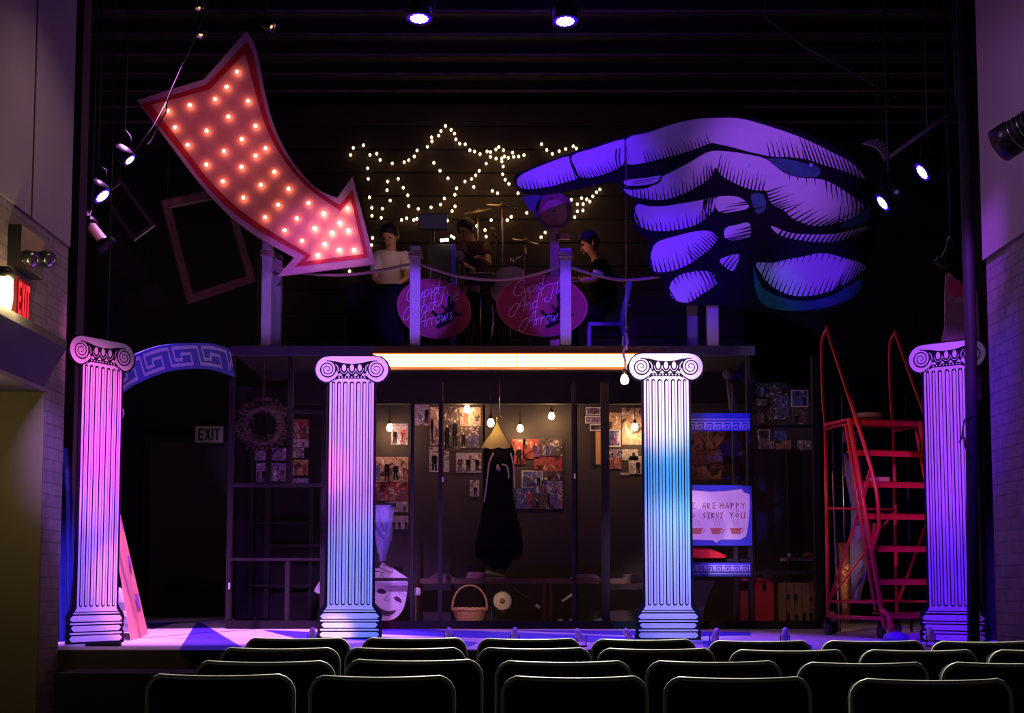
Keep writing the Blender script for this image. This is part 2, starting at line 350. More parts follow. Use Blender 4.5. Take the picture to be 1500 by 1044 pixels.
# left house wall
m = MB(); m.box((XLU-0.3, 5, ZLU), (XLU, YE, 7.0), WL)
g = onX(50, 150, XLU).y; m.box((XLU-0.02, g, ZLU), (XLU+0.004, g+0.02, 7.0), BLK); struct(m.build('wall_left_upper'))
YJ = onX(62, 760, XLL).y; ZD = onX(66, 574, XLL).z
m = MB(); m.box((XLL-0.35, YJ, -0.66), (XLL, YE, ZLU), WB); struct(m.build('wall_left_lower'))
m = MB(); m.box((XLL-0.4, YJ-0.02, -0.66), (XLL-0.002, YJ-0.002, ZD), OLV); struct(m.build('trim_door_jamb'))
m = MB(); m.box((XLL-0.35, 5, ZD), (XLL, YJ, ZLU), WB); struct(m.build('wall_left_over_door'))
m = MB(); m.box((XLL-0.9, 5, -0.66), (XLL-0.8, YJ+0.35, ZD+0.3), OLV); struct(m.build('wall_left_recess'))
m = MB(); m.box((XLL-0.9, YJ+0.35, -0.66), (XLL-0.35, YJ+0.45, ZD+0.3), OLV); struct(m.build('wall_left_recess_end'))
m = MB(); m.box((XLL-0.9, 5, ZD), (XLL-0.35, YJ+0.35, ZD+0.06), OLV); struct(m.build('ceiling_recess'))
# sloping hood over the side door
zt = onX(60, 492, XLL).z; ye = onX(64, 530, XLL).y; ys = 6.5
m = MB(); m.prism([(XLL, ye, zt), (XLL+0.16, ye, zt-0.02), (XLL+0.16, ye, zt-0.08), (XLL, ye, ZD+0.03)], (0, ys-ye, 0), mat('grey_purple_metal', (0.06, 0.055, 0.05), 0.6)); struct(m.build('trim_door_hood'))
# right house wall
m = MB(); m.box((XRU, 5, ZRU), (XRU+0.3, YE, 7.0), WL); struct(m.build('wall_right_upper'))
m = MB(); m.box((XRL, 5, -0.66), (XRL+0.35, YE, ZRU), WBR); struct(m.build('wall_right_lower'))
m = MB(); m.box((P(1434, 700, 11.3).x, 11.3, 0), (7.0, 11.5, 7.0), WBX); struct(m.build('wall_proscenium_right'))
m = MB(); m.box((-7.0, 11.2, 0), (P(112, 450, 11.2).x, 11.4, 7.0), mat('maroon_return', (0.055, 0.03, 0.035), 0.85)); struct(m.build('wall_proscenium_left'))
# stage left door in the back wall
m = MB(); a, b = P(214, 908, 18.95), P(334, 908, 18.95); zt = P(270, 645, 18.95).z
DOORM = mat('dark_door_paint', (0.05, 0.045, 0.035), 0.6)
m.box((a.x, 19.0, 0), (b.x, 19.1, zt), DOORM); o = struct(m.build('door_1', origin=(a.x, 19.0, 0)))
WORLD[o.name] = V((a.x, 19.0, 0))
m = MB(); p = P(238, 861, 18.95); q = P(322, 861, 18.95); m.box((p.x, 18.92, p.z-0.04), (q.x, 18.98, p.z+0.04), BLKM); m.box((p.x, 18.96, p.z-0.05), (p.x+0.08, 19.0, p.z+0.05), BLKM); m.box((q.x-0.08, 18.96, p.z-0.05), (q.x, 19.0, p.z+0.05), BLKM); m.build('panic_bar', o)
m = MB()
for s in ((a.x-0.1, a.x), (b.x, b.x+0.1)): m.box((s[0], 18.96, 0), (s[1], 19.1, zt+0.1), DARKWALL)
m.box((a.x, 18.96, zt), (b.x, 19.1, zt+0.1), DARKWALL); struct(m.build('trim_door_frame'))
# ================================================================= PLATFORM
YD = 14.05
zd = P(700, 507, YD).z
def XP(px, Y, py=700): return P(px, py, Y).x
plat = thing('stage_platform', 'dark timber platform on posts carrying the band above the stage', 'platform', (0, YD, 0))
m = MB(); m.box((XP(338, YD, 515), YD+0.04, zd-0.06), (XP(1106, YD, 515), 18.4, zd), DKW); m.build('deck_board', plat)
FASC = mat('blue_black_fascia', (0.07, 0.06, 0.13), 0.6, var=0.3)
zf = P(700, 520, YD).z
m = MB(); m.box((XP(338, YD, 515), YD, zf), (XP(1106, YD, 515), YD+0.04, zd+0.005), FASC); m.build('fascia', plat)
def fpost(x0, x1, y0, y1, Y=YD+0.06, d=0.09, par=plat, nm='post', mm=None):
    a, b = P(x0, y0, Y), P(x1, y1, Y)
    z1, z0 = max(a.z, b.z), max(0.0, min(a.z, b.z))
    c0, c1 = P(x0, (y0+y1)/2, Y).x, P(x1, (y0+y1)/2, Y).x
    m = MB(); m.box((c0, Y, z0), (c1, Y+d, z1), mm or DKW); return m.build(nm, par)
for x0, x1, y0, y1 in ((333, 340, 521, 925), (421, 428, 521, 709), (417, 423, 822, 925), (470, 477, 521, 925), (642, 648, 560, 925), (838, 844, 560, 925), (881, 893, 560, 925),
                       (601, 606, 590, 925), (1096, 1102, 521, 925), (1193, 1202, 521, 925), (1075, 1080, 560, 925)):
    fpost(x0, x1, y0, y1)
for x0, x1, y0, y1 in ((428, 478, 600, 605), (338, 478, 708, 713), (336, 476, 817, 821), (540, 606, 846, 851), (1102, 1196, 836, 841), (1102, 1196, 622, 626)):
    fpost(x0, x1, y0, y1, nm='rail', Y=YD+0.05, d=0.05)
for x0, x1, y0, y1 in ((366, 371, 600, 905), (388, 395, 600, 905), (452, 457, 713, 905), (1155, 1168, 660, 905)): fpost(x0, x1, y0, y1, Y=15.9, d=0.06, nm='rear_post')
for x0, x1, y0, y1 in ((375, 455, 764, 767), (395, 470, 797, 801), (370, 455, 856, 859)): fpost(x0, x1, y0, y1, Y=15.85, d=0.05, nm='rear_rail')
m = MB(); m.box((XP(333, YD, 915), YD, 0.0), (XP(1206, YD, 915), YD+0.05, P(600, 909, YD).z), mat('kick_board', (0.02, 0.017, 0.022), 0.85, spec=0.1)); m.build('kick_board', plat)
m = MB(); m.box((XP(428, 15.6, 560), 15.6, P(700, 591, 15.6).z), (XP(1106, 15.6, 560), 15.7, zd-0.06), BLK); m.build('header_board', plat)
# strip light under the deck edge
LB = emis('warm_strip_glow', (1.0, 0.52, 0.24), 3.8)
LBH = mat('strip_edge_glow', (0.3, 0.12, 0.04), 0.5, emit=(1.0, 0.22, 0.05), es=0.75)  # glow of the diffuser edge, put on the housing as emission
Ys = YD-0.10
def strip(x0, x1, y0, y1, label):
    a, b = P(x0, y0, Ys), P(x1, y1, Ys)
    t = thing('strip_light', label, 'light', ((a.x+b.x)/2, Ys, b.z))
    m = MB(); m.box((a.x, Ys, b.z), (b.x, Ys+0.1, a.z), LBH); m.build('housing', t)
    m = MB(); n = max(1, int((b.x-a.x)/0.17)); 
    for i in range(n):
        u0 = a.x+0.01+(b.x-a.x-0.02)*i/n; u1 = a.x+0.01+(b.x-a.x-0.02)*(i+1)/n
        m.box((u0, Ys-0.012, b.z+0.014), (u1-0.004, Ys, a.z-0.014), LB)
    m.build('glowing_diffuser', t)
strip(546, 944, 517, 539, 'long warm white glowing strip light under the edge of the platform')
strip(952, 968, 516, 527, 'short warm white light box above the scroll of the pink white column')
# posts with ropes on the deck edge
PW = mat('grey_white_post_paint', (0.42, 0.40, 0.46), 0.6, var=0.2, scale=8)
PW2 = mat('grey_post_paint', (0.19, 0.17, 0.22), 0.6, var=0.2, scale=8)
def dpost(x0, x1, ytop, label, Y=YD+0.02, mm=PW, wrap=None, d=0.1):
    a, b = P(x0, 508, Y), P(x1, 508, Y); zt = P(x0, ytop, Y).z
    t = thing('railing_post', label, 'post', ((a.x+b.x)/2, Y, zd), 'upright posts along the platform edge')
    lean = P((x0+x1)/2, ytop, Y).x-(a.x+b.x)/2
    m = MB(); m.bar(((a.x+b.x)/2, Y+d/2, zd), ((a.x+b.x)/2, Y+d/2, zt), b.x-a.x, d, mm); m.build('shaft', t)
    if wrap:
        zw = P(x0, wrap, Y).z; hw = (b.x-a.x)/2+0.012; cx = (a.x+b.x)/2; m = MB()
        for k in range(3):
            z = zw+k*0.022; m.tube([(cx-hw, Y-0.012, z), (cx+hw, Y-0.012, z), (cx+hw, Y+d+0.012, z), (cx-hw, Y+d+0.012, z)], 0.011, ROPE, n=6, closed=True)
        m.build('rope_wrap', t)
    return t
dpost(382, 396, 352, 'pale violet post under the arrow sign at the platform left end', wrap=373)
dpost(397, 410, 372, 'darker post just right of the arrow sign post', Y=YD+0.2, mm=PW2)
dpost(600, 615, 360, 'bright violet post standing in front of the left oval sign', wrap=375)
dpost(821, 837, 363, 'bright violet post standing in front of the right oval sign', wrap=376)
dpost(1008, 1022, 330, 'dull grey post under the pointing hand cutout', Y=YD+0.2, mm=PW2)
dpost(1037, 1053, 330, 'mauve post with white foot under the pointing hand cutout', mm=PW)
def rope(pts, label, Y=YD+0.05, r=0.016):
    p3 = cat_rom([P(x, y, Y) for x, y in pts], 5, False)
    m = MB(); m.tube(p3, r, ROPE, n=6); return tag(m.build('hanging_rope'), label, 'rope', 'sagging ropes between the posts')
rope([(397, 388), (430, 398), (490, 403), (540, 399), (600, 387)], 'sagging rope between the arrow post and the left oval sign')
rope([(615, 387), (665, 403), (720, 410), (775, 404), (821, 390)], 'sagging rope between the two bright violet posts')
rope([(837, 392), (880, 405), (917, 410), (965, 405), (1008, 392)], 'sagging rope from the right violet post to the pointing hand')
# ================================================================= FLATS BEHIND THE PLATFORM
YF = 16.0
fl = [(346, 476, 'framed dark flat behind the wreath and left timber bays'), (540, 601, 'dark flat left of centre holding the dancers print and the bare bulb'), (607, 707, 'dark flat behind the bright upper photo collage'),
      (710, 842, 'widest dark flat in the middle behind the black dress'), (846, 888, 'narrow dark flat between the middle flat and the bright map print'), (892, 1010, 'dark flat beside the pink white column with the bright print'), (1012, 1098, 'dark flat behind the serving sign'), (1104, 1196, 'dark flat behind the brown crate and wall collages')]
for x0, x1, lb in fl:
    a, b = P(x0, 750, YF), P(x1, 750, YF); m = MB()
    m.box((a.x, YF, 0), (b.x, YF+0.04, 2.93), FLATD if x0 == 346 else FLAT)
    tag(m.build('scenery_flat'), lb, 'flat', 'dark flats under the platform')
PH = [photo('print_warm', (0.05, 0.03, 0.03), (0.55, 0.33, 0.26), (0.85, 0.75, 0.68), 8),
      photo('print_pale', (0.10, 0.07, 0.09), (0.50, 0.42, 0.46), (0.8, 0.76, 0.78), 13),
      photo('print_dark', (0.02, 0.015, 0.02), (0.12, 0.08, 0.09), (0.55, 0.45, 0.45), 11),
      photo('print_red', (0.06, 0.01, 0.015), (0.38, 0.08, 0.07), (0.65, 0.38, 0.36), 9),
      photo('print_blue', (0.02, 0.02, 0.08), (0.12, 0.13, 0.42), (0.45, 0.42, 0.62), 9),
      photo('print_sepia', (0.06, 0.03, 0.015), (0.50, 0.26, 0.12), (0.62, 0.42, 0.26), 7),
      photo('print_lilac', (0.05, 0.03, 0.09), (0.30, 0.22, 0.42), (0.60, 0.52, 0.72), 10)]
PAPER = mat('white_paper', (0.7, 0.66, 0.66), 0.8, var=0.04)
def pic(x0, y0, x1, y1, k, label, border=0, Y=YF-0.012, group='photo prints pinned to the flats', figs=0):
    a, b = P(x0, y1, Y), P(x1, y0, Y); m = MB()
    xa, xb = P(x0, (y0+y1)/2, Y).x, P(x1, (y0+y1)/2, Y).x
    m.box((xa, Y, a.z), (xb, Y+0.004, b.z), PAPER if border else PH[k])
    if border:
        t = 0.012*border; m.sheet([(xa+t, Y-0.002, a.z+t), (xb-t, Y-0.002, a.z+t), (xb-t, Y-0.002, b.z-t), (xa+t, Y-0.002, b.z-t)], PH[k])
    if figs:                     # printed figures of people standing in the picture
        rn = random.Random(int(x0*7+y0)); W_, H_ = xb-xa, b.z-a.z
        for i in range(figs):
            cx = xa+W_*(i+0.5+rn.uniform(-.15, .15))/figs; h = H_*rn.uniform(.55, .8); z0 = a.z+H_*rn.uniform(.02, .1); ww = min(W_/figs*0.35, h*0.18)
            body = [(-1, 0), (-.8, .45), (-1.2, .5), (-1, .8), (-.3, .84), (.3, .84), (1, .8), (1.2, .5), (.8, .45), (1, 0), (.3, 0), (0, .4), (-.3, 0)]
            m.sheet([(cx+u*ww*.8, Y-0.0035, z0+v*h) for u, v in body], rn.choice([INK, INK, PH[2], PH[3], PH[4], PH[1]]))
            m.sheet([(cx+ww*.42*cos(q), Y-0.0035, z0+h*.91+ww*.5*sin(q)) for q in [j*pi/5 for j in range(10)]], mat('printed_skin', (0.5, 0.3, 0.22), 0.6))
    return tag(m.build('photo_print'), label, 'photo', group)
# ---- prints on the flats
for a in [
 (573, 620, 598, 651, 6, 'small violet contact print right of the leftmost bare bulb', 0, 2), (548, 669, 598, 706, 0, 'large print of dancers above the red print beside the second column', 0, 4),
 (548, 707, 598, 733, 3, 'red toned print under the dancers print', 0, 3), (563, 734, 598, 750, 1, 'pale print with lettering under the red toned print', 0, 4), (574, 755, 598, 775, 1, 'lowest pale print right of the hanging shirt', 0, 3),
 (602, 591, 629, 623, 6, 'mauve print at the top left of the bright photo collage', 0, 3),
 (630, 596, 644, 652, 0, 'tall bright print at the left edge of the upper collage', 0, 2), (650, 596, 674, 660, 2, 'tall print of two dark figures in the upper collage', 0, 2), (674, 596, 704, 624, 0, 'brightest print right beside the top bulb', 0, 2),
 (674, 625, 702, 656, 2, 'dark group print under the brightest print', 0, 3), (629, 654, 644, 691, 1, 'tall pale print low at the left edge of the collage', 0, 1), (650, 661, 658, 691, 1, 'narrow pale print beside the dark figure print', 0, 0),
 (668, 663, 705, 692, 1, 'pale wide group print at the foot of the upper collage', 0, 3), (688, 703, 702, 727, 1, 'tiny pale portrait print left of the dress', 0, 1),
 (750, 643, 770, 680, 3, 'red print of a dancer right of the dress neck', 0, 1), (766, 643, 790, 672, 3, 'print of a couple at the top of the big poster group', 0, 2), (790, 642, 824, 668, 2, 'dark print with white boots at the top right of the poster group', 0, 3),
 (782, 669, 824, 690, 3, 'glowing red crowd print in the poster group', 0, 0), (764, 689, 795, 714, 4, 'white framed blue print in the poster group', 1, 2), (796, 690, 824, 703, 2, 'dark print right of the white framed blue print', 0, 2),
 (756, 715, 780, 745, 4, 'blue print at the lower left of the poster group', 0, 2), (781, 704, 801, 724, 4, 'small blue print in the middle of the poster group', 0, 2), (781, 725, 799, 745, 2, 'dark print with a white stroke at the poster group foot', 0, 1), (800, 704, 824, 745, 6, 'violet cast print at the lower right of the poster group', 0, 4),
 (858, 596, 883, 608, 6, 'violet strip print top of the three on the narrow flat', 1, 3), (857, 609, 884, 620, 6, 'violet strip print middle of the three on the narrow flat', 1, 2), (864, 621, 884, 631, 2, 'dark strip print lowest of the three on the narrow flat', 1, 2),
 (892, 604, 910, 628, 0, 'orange lit print left of the map print', 0, 0), (911, 597, 942, 651, 0, 'bright yellow map print behind a bulb beside the third column', 0, 0), (891, 629, 909, 654, 4, 'white edged violet blue print beside the yellow map print', 1, 1),
 (882, 658, 910, 670, 6, 'purple wide print under the violet blue print', 0, 3), (886, 671, 898, 687, 3, 'left small red portrait print below the purple print', 0, 1), (899, 671, 910, 687, 3, 'right small red portrait print below the purple print', 0, 1),
 (911, 658, 935, 674, 1, 'white sketch print under the yellow map print', 0, 2), (921, 668, 942, 694, 1, 'slanted pale print low beside the third column', 0, 1), (909, 692, 923, 696, 1, 'tiny white caption strip beside the third column', 0, 0),
 (372, 660, 392, 674, 6, 'violet print top left in the left bay collage', 0, 2), (398, 656, 419, 674, 6, 'violet print top right in the left bay collage', 0, 1), (375, 678, 391, 706, 6, 'violet print lower left in the left bay collage', 0, 2), (397, 678, 419, 705, 6, 'violet print lower right in the left bay collage', 0, 2),
 (430, 614, 452, 642, 3, 'orange red print at the top of the narrow left bay', 0, 2), (428, 643, 452, 655, 1, 'pale strip print in the narrow left bay', 0, 2), (427, 656, 445, 670, 1, 'small pale print in the narrow left bay', 0, 1), (427, 673, 451, 696, 5, 'gold toned print in the narrow left bay', 0, 2), (427, 700, 452, 707, 6, 'thin lilac print at the foot of the narrow left bay', 0, 0),
 (1106, 560, 1126, 582, 2, 'dark print with a white figure at the upper right collage corner', 0, 1), (1108, 584, 1124, 594, 1, 'tiny grey print in the upper right collage', 0, 0), (1110, 596, 1128, 620, 2, 'dark portrait print low in the upper right collage', 0, 1), (1128, 560, 1156, 614, 2, 'wide dark poster print in the middle of the right collage', 0, 3),
 (1159, 571, 1184, 596, 4, 'blue violet print with pale edges in the right collage', 1, 2), (1160, 598, 1184, 621, 2, 'dark print below the blue violet print', 0, 2),
 (1110, 629, 1128, 645, 2, 'dark print top left of the lower right collage', 1, 1), (1134, 631, 1152, 645, 4, 'blue grey print in the lower right collage', 0, 0), (1111, 646, 1134, 657, 1, 'pale strip print in the lower right collage', 0, 2), (1136, 645, 1159, 658, 5, 'peach toned print in the lower right collage', 0, 1), (1168, 645, 1190, 659, 1, 'grey portrait print at the right of the lower right collage', 0, 1)]:
    pic(a[0], a[1], a[2], a[3], a[4], a[5], a[6], figs=a[7])
# big painted poster behind the serving sign
po = pic(1012, 630, 1100, 702, 5, 'large sepia poster with a dark hatted figure above the serving sign', 0, Y=15.2, group=None)
def silh(pts, Y, mm, name, label, cat, th=0.01, par=None):
    m = MB(); m.prism([P(x, y, Y) for x, y in pts], (0, th, 0), mm); o = m.build(name, par)
    return tag(o, label, cat) if par is None else o
silh([(1050, 655), (1056, 648), (1062, 640), (1064, 630), (1072, 629), (1086, 629), (1094, 634), (1092, 650), (1080, 658), (1084, 668), (1088, 685), (1092, 702), (1056, 702), (1060, 680), (1058, 664), (1056, 659)], 15.1, mat('dark_maroon_print', (0.05, 0.015, 0.025), 0.7), 'figure_cutout', 'black maroon hatted figure cutout standing before the sepia poster', 'cutout')
# ================================================================= COLUMNS
def column(cx, Y, ang, ztop, label):
    S = 0.00595; Hh = 417.0
    t = thing('painted_column', label, 'column', (cx, Y, 0), 'flat painted ionic columns')
    ca, sa = cos(ang), sin(ang)
    def f(x, y, d=0.0):
        u = x*S; return V((cx+u*ca+d*sa, Y+u*sa-d*ca, (937-y)/Hh*ztop))
    def pl(pts, m, d): mb.sheet([f(x, y, d) for x, y in pts], m)
    mb = MB()
    out = [(-52, 529), (-45, 522.5), (-34, 520), (34, 520), (45, 522.5), (53, 529), (58, 540), (55, 553), (47, 561), (38, 563), (36.5, 566), (37, 884), (40, 890), (46, 896), (48.5, 903), (46.5, 909), (47.5, 914), (45, 918), (47.5, 922), (47.5, 937),
           (-47.5, 937), (-47.5, 922), (-45, 918), (-47.5, 914), (-46.5, 909), (-48.5, 903), (-46, 896), (-40, 890), (-37, 884), (-36.5, 566), (-38, 563), (-47, 561), (-55, 553), (-58, 540)]
    mb.prism([f(x, y, 0.01) for x, y in out], f(0, 0, -0.01)-f(0, 0, 0.01), INK)
    mb.build('cutout_board', t); mb = MB()
    # capital
    cap = [(-34, 522), (34, 522)]+[(36+18.5*cos(q), 541.5-19*sin(q)) for q in [pi/2-i*pi/10 for i in range(1, 16)]]+[(20, 556), (-20, 556)]+[(-36+18.5*cos(q), 541.5-19*sin(q)) for q in [-pi/4-i*pi/10 for i in range(0, 13)]]
    pl(cap, WHITE, 0.012)
    pl([(-27, 529), (-12, 532.5), (0, 533.5), (12, 532.5), (27, 529), (25, 540), (20, 549), (27, 556), (-27, 556), (-20, 549), (-25, 540)], INK, 0.014)
    for sg in (-1, 1):
        sp = []
        for i in range(64):
            q = i/63*2.6*2*pi; r = 12.2*(1-i/63)**0.9+1.0
            sp.append((sg*(36.5)-sg*r*cos(q+pi/2+0.4)*-1, 541.5-r*sin(q+pi/2+0.4)))
        ribbon(mb, sp, 1.9, lambda x, y: f(x, y, 0.016), INK, taper=(1.1, 0.45))
        ribbon(mb, [(sg*(38), 529), (sg*31, 529.5), (sg*24, 531.5)], 1.6, lambda x, y: f(x, y, 0.016), INK)
        # white around volute so the band does not cut it
        pl([(sg*36.5+12*cos(q), 541.5+12*sin(q)) for q in [i*pi/12 for i in range(24)]], WHITE, 0.0148)
        ribbon(mb, [(sg*24.5, 534), (sg*21, 538), (sg*20.5, 545)], 1.1, lambda x, y: f(x, y, 0.0155), WHITE)
        ribbon(mb, [(sg*26.5, 556), (sg*33, 560.3), (sg*37, 560.8)], 1.6, lambda x, y: f(x, y, 0.0165), INK)
    for ox in (-11.7, 0, 11.7):
        pl([(ox+3.1*cos(q), 539.3+5.2*sin(q)) for q in [i*pi/9 for i in range(18)]], WHITE, 0.016)
        ribbon(mb, [(ox+5.6*cos(q), 540+7.6*sin(q)) for q in [i*pi/10 for i in range(0, 11)]], 0.8, lambda x, y: f(x, y, 0.016), WHITE)
    for ox in (-17.5, -5.9, 5.9, 17.5): pl([(ox-3.5, 551), (ox, 547), (ox+3.5, 551)], WHITE, 0.016)
    for i in range(9): pl([(-19+i*4.75+1.2*cos(q), 553.2+1.0*sin(q)) for q in [j*pi/4 for j in range(8)]], WHITE, 0.016)
    # shaft
    pl([(-20, 555.5), (20, 555.5), (33, 561.5), (33, 889), (36, 894), (-36, 894), (-33, 889), (-33, 561.5)], WHITE, 0.0142)
    ribbon(mb, [(-20, 555), (20, 555)], 1.0, lambda x, y: f(x, y, 0.0165), INK)
    for cxx, wo in ((-27.3, 5.0), (-19, 5.8), (-9.8, 6.4), (0.3, 6.6), (10, 6.6), (19, 5.9), (27.2, 4.9)):
        def cap_(w_, y0, y1):
            return [(cxx+w_/2*cos(q), y0+w_/2-w_/2*sin(q)) for q in [j*pi/6 for j in range(7)]]+[(cxx-w_/2*cos(q), y1-w_/2+w_/2*sin(q)) for q in [j*pi/6 for j in range(7)]]
        y0 = 559.5
        pl(cap_(wo, y0, 888), INK, 0.016)
        pl([(x+0.35, y) for x, y in cap_(wo-2.6, y0+2.6, 886)], WHITE, 0.0175)
    # base mouldings
    for y0, y1, w0, w1 in ((895.2, 897.2, 38, 39), (899.4, 907.2, 42.5, 43.5), (909, 911.2, 43.5, 43.5), (913, 920.3, 41.5, 40.5), (922, 924.5, 43.5, 43.5), (926.3, 934.2, 43.5, 43.5)):
        r_ = (y1-y0)/2.4 if y1-y0 > 5 else 0.8
        pl([(-w0+r_, y0), (w0-r_, y0), (w0, y0+r_), (w1, y1-r_), (w1-r_, y1), (-w1+r_, y1), (-w1, y1-r_), (-w0, y0+r_)], WHITE, 0.014)
    lab(mb.build('painted_face', t), 'white face with black scroll and flute lines')
    # brace behind and small foot so the cutout stands
    m2 = MB()
    p0 = f(0, 937, -0.02); p1 = f(0, 640, -0.02); back = f(0, 937, -0.34)
    m2.bar(p0+V((0, 0, .02)), back+V((0, 0, .02)), 0.05, 0.04, DKW, up=(0, 0, 1)); m2.bar(back+V((0, 0, .03)), p1, 0.05, 0.04, DKW); m2.build('rear_brace', t)
    return t
Yc = G(515, 936).y
zt2 = P(515, 520, Yc).z
c2 = G(512, 936); c3 = G(979, 937); c1 = G(139, 942); c4 = G(1398, 941)
column(c2.x, c2.y, 0, zt2, 'flat painted column with violet and pink tint beside the laughing mask')
column(c3.x, c3.y, 0, zt2, 'flat painted column lit nearly white beside the serving sign')
column(c1.x, c1.y, R(56), zt2*1.0, 'magenta lit flat painted column at the far left, turned inwards')
column(c4.x, c4.y, R(-38), zt2*1.0, 'deep violet flat painted column beside the red ladder, far right')
# ================================================================= ARROW SIGN
YA = YD-0.05
fA = lambda x, y, d=0: P(x, y, YA-d)
t = thing('arrow_sign', 'large curved pink marquee arrow with red outline and glowing bulbs', 'sign', P(400, 400, YA))
right = cat_rom([(361, 45), (375, 72), (389, 141), (404, 191), (429, 237), (463, 275), (494, 290)], 4, False)
left = cat_rom([(431, 377), (379, 348), (333, 313), (291, 267), (256, 221), (200, 147)], 4, False)
out = [tuple(p) for p in right]+[(516, 258), (550, 387), (406, 405)]+[tuple(p) for p in left]+[(250, 131), (299, 116)]
m = MB(); m.prism([fA(x, y) for x, y in out], (0, 0.02, 0), PINKR); lab(m.build('board', t), 'pale pink plywood board')
r1 = cat_rom([(360, 63), (368, 72), (384, 141), (397, 186), (422, 234), (458, 274), (498, 300)], 4, False)
l1 = cat_rom([(447, 375), (387, 342), (338, 308), (296, 264), (261, 218), (206, 153)], 4, False)
m = MB(); m.sheet([fA(x, y, .003) for x, y in [tuple(p) for p in r1]+[(516, 277), (540, 377), (431, 391)]+[tuple(p) for p in l1]+[(250, 140), (303, 124)]], REDP); lab(m.build('red_outline', t), 'deep red painted outline')
r2 = cat_rom([(358, 79), (361, 85), (376, 141), (389, 184), (412, 228), (449, 273), (499, 309)], 4, False)
l2 = cat_rom([(456, 374), (394, 337), (345, 302), (303, 260), (269, 215), (221, 153)], 4, False)
m = MB(); m.sheet([fA(x, y, .006) for x, y in [tuple(p) for p in r2]+[(514, 291), (533, 372), (446, 383)]+[tuple(p) for p in l2]+[(258, 144), (307, 131)]], PINKP); lab(m.build('pink_field', t), 'warm pink inner field')
GB = emis('marquee_bulb_glow', (1.0, 0.50, 0.22), 17.0)
GB2 = emis('marquee_bulb_glow_bright', (1.0, 0.56, 0.28), 38.0)
bl = [(436, 195), (396, 253), (352, 300), (478, 307), (255, 323), (172, 345), (403, 367), (507, 402), (199, 408), (320, 421), (454, 453), (247, 475), (386, 499), (545, 488), (507, 516), (319, 550), (453, 559), (579, 578), (382, 614), (527, 628), (633, 643), (460, 677), (593, 704), (709, 697), (767, 737), (543, 752), (665, 756), (733, 794), (618, 802), (858, 718), (829, 773), (799, 811), (862, 803), (684, 842), (771, 854), (827, 877), (884, 877), (745, 897)]
SOCK = mat('bulb_socket', (0.05, 0.03, 0.03), 0.5)
first = {}
for x, y in bl:
    px, py = 180+x/2.61, 30+y/2.61; br = px > 455 and py > 300; c = fA(px, py, .045); r = 0.020
    m = MB(); m.lathe([(0.002, -r), (r*.6, -r*.8), (r, 0), (r*.8, r*.7), (r*.45, r*1.3), (r*.45, r*1.5)], c, GB2 if br else GB, n=10, axis=(0, 1, 0), cap=False)
    ob = m.build('bulb', t); m = MB(); m.lathe([(0.012, 0), (0.012, 0.012)], c+V((0, r*1.4, 0)), SOCK, n=8, axis=(0, 1, 0)); m.build('socket', ob)
m = MB(); z0 = P(389, 352, YA).z; m.bar(fA(389, 352, -.03), fA(389, 300, -.03), 0.06, 0.03, DKW); m.bar(fA(300, 240, -.03), fA(480, 350, -.03), 0.06, 0.03, DKW); m.build('rear_batten', t)
# ================================================================= POINTING HAND
YH = YD-0.05
fH = lambda x, y, d=0: P(x, y, YH-d)
t = thing('pointing_hand_cutout', 'giant comic drawn violet lit hand cutout pointing left', 'cutout', P(1045, 450, YH))
ho = cat_rom([(753, 264), (760, 254), (800, 237), (850, 219), (913, 200), (985, 179), (1040, 170), (1080, 170), (1115, 176), (1180, 196), (1222, 214), (1262, 242), (1284, 285), (1287, 320), (1281, 352), (1272, 388), (1264, 423), (1240, 446), (1205, 456), (1160, 459), (1120, 455), (1060, 447), (1015, 447), (985, 444), (973, 428), (974, 410), (954, 398), (946, 378), (950, 352), (930, 338), (924, 315), (929, 294), (912, 285), (905, 267), (880, 270), (830, 280), (790, 285), (765, 281)], 3)
m = MB(); m.prism([fH(*p) for p in ho], (0, 0.02, 0), INK)
for pts in ([(1112, 236), (1140, 231), (1175, 238), (1200, 246), (1196, 259), (1160, 257), (1140, 250)], [(1104, 392), (1116, 420), (1140, 434), (1165, 440), (1192, 440), (1225, 430), (1262, 408), (1258, 428), (1236, 442), (1200, 452), (1160, 455), (1125, 450), (1108, 430)],
            [(1245, 318), (1262, 312), (1274, 300), (1272, 322), (1255, 330), (1232, 333)], [(1100, 285), (1118, 285), (1122, 305), (1108, 312)]):
    m.sheet([fH(x, y, .002) for x, y in [tuple(p) for p in cat_rom(pts, 3)]], TEAL)
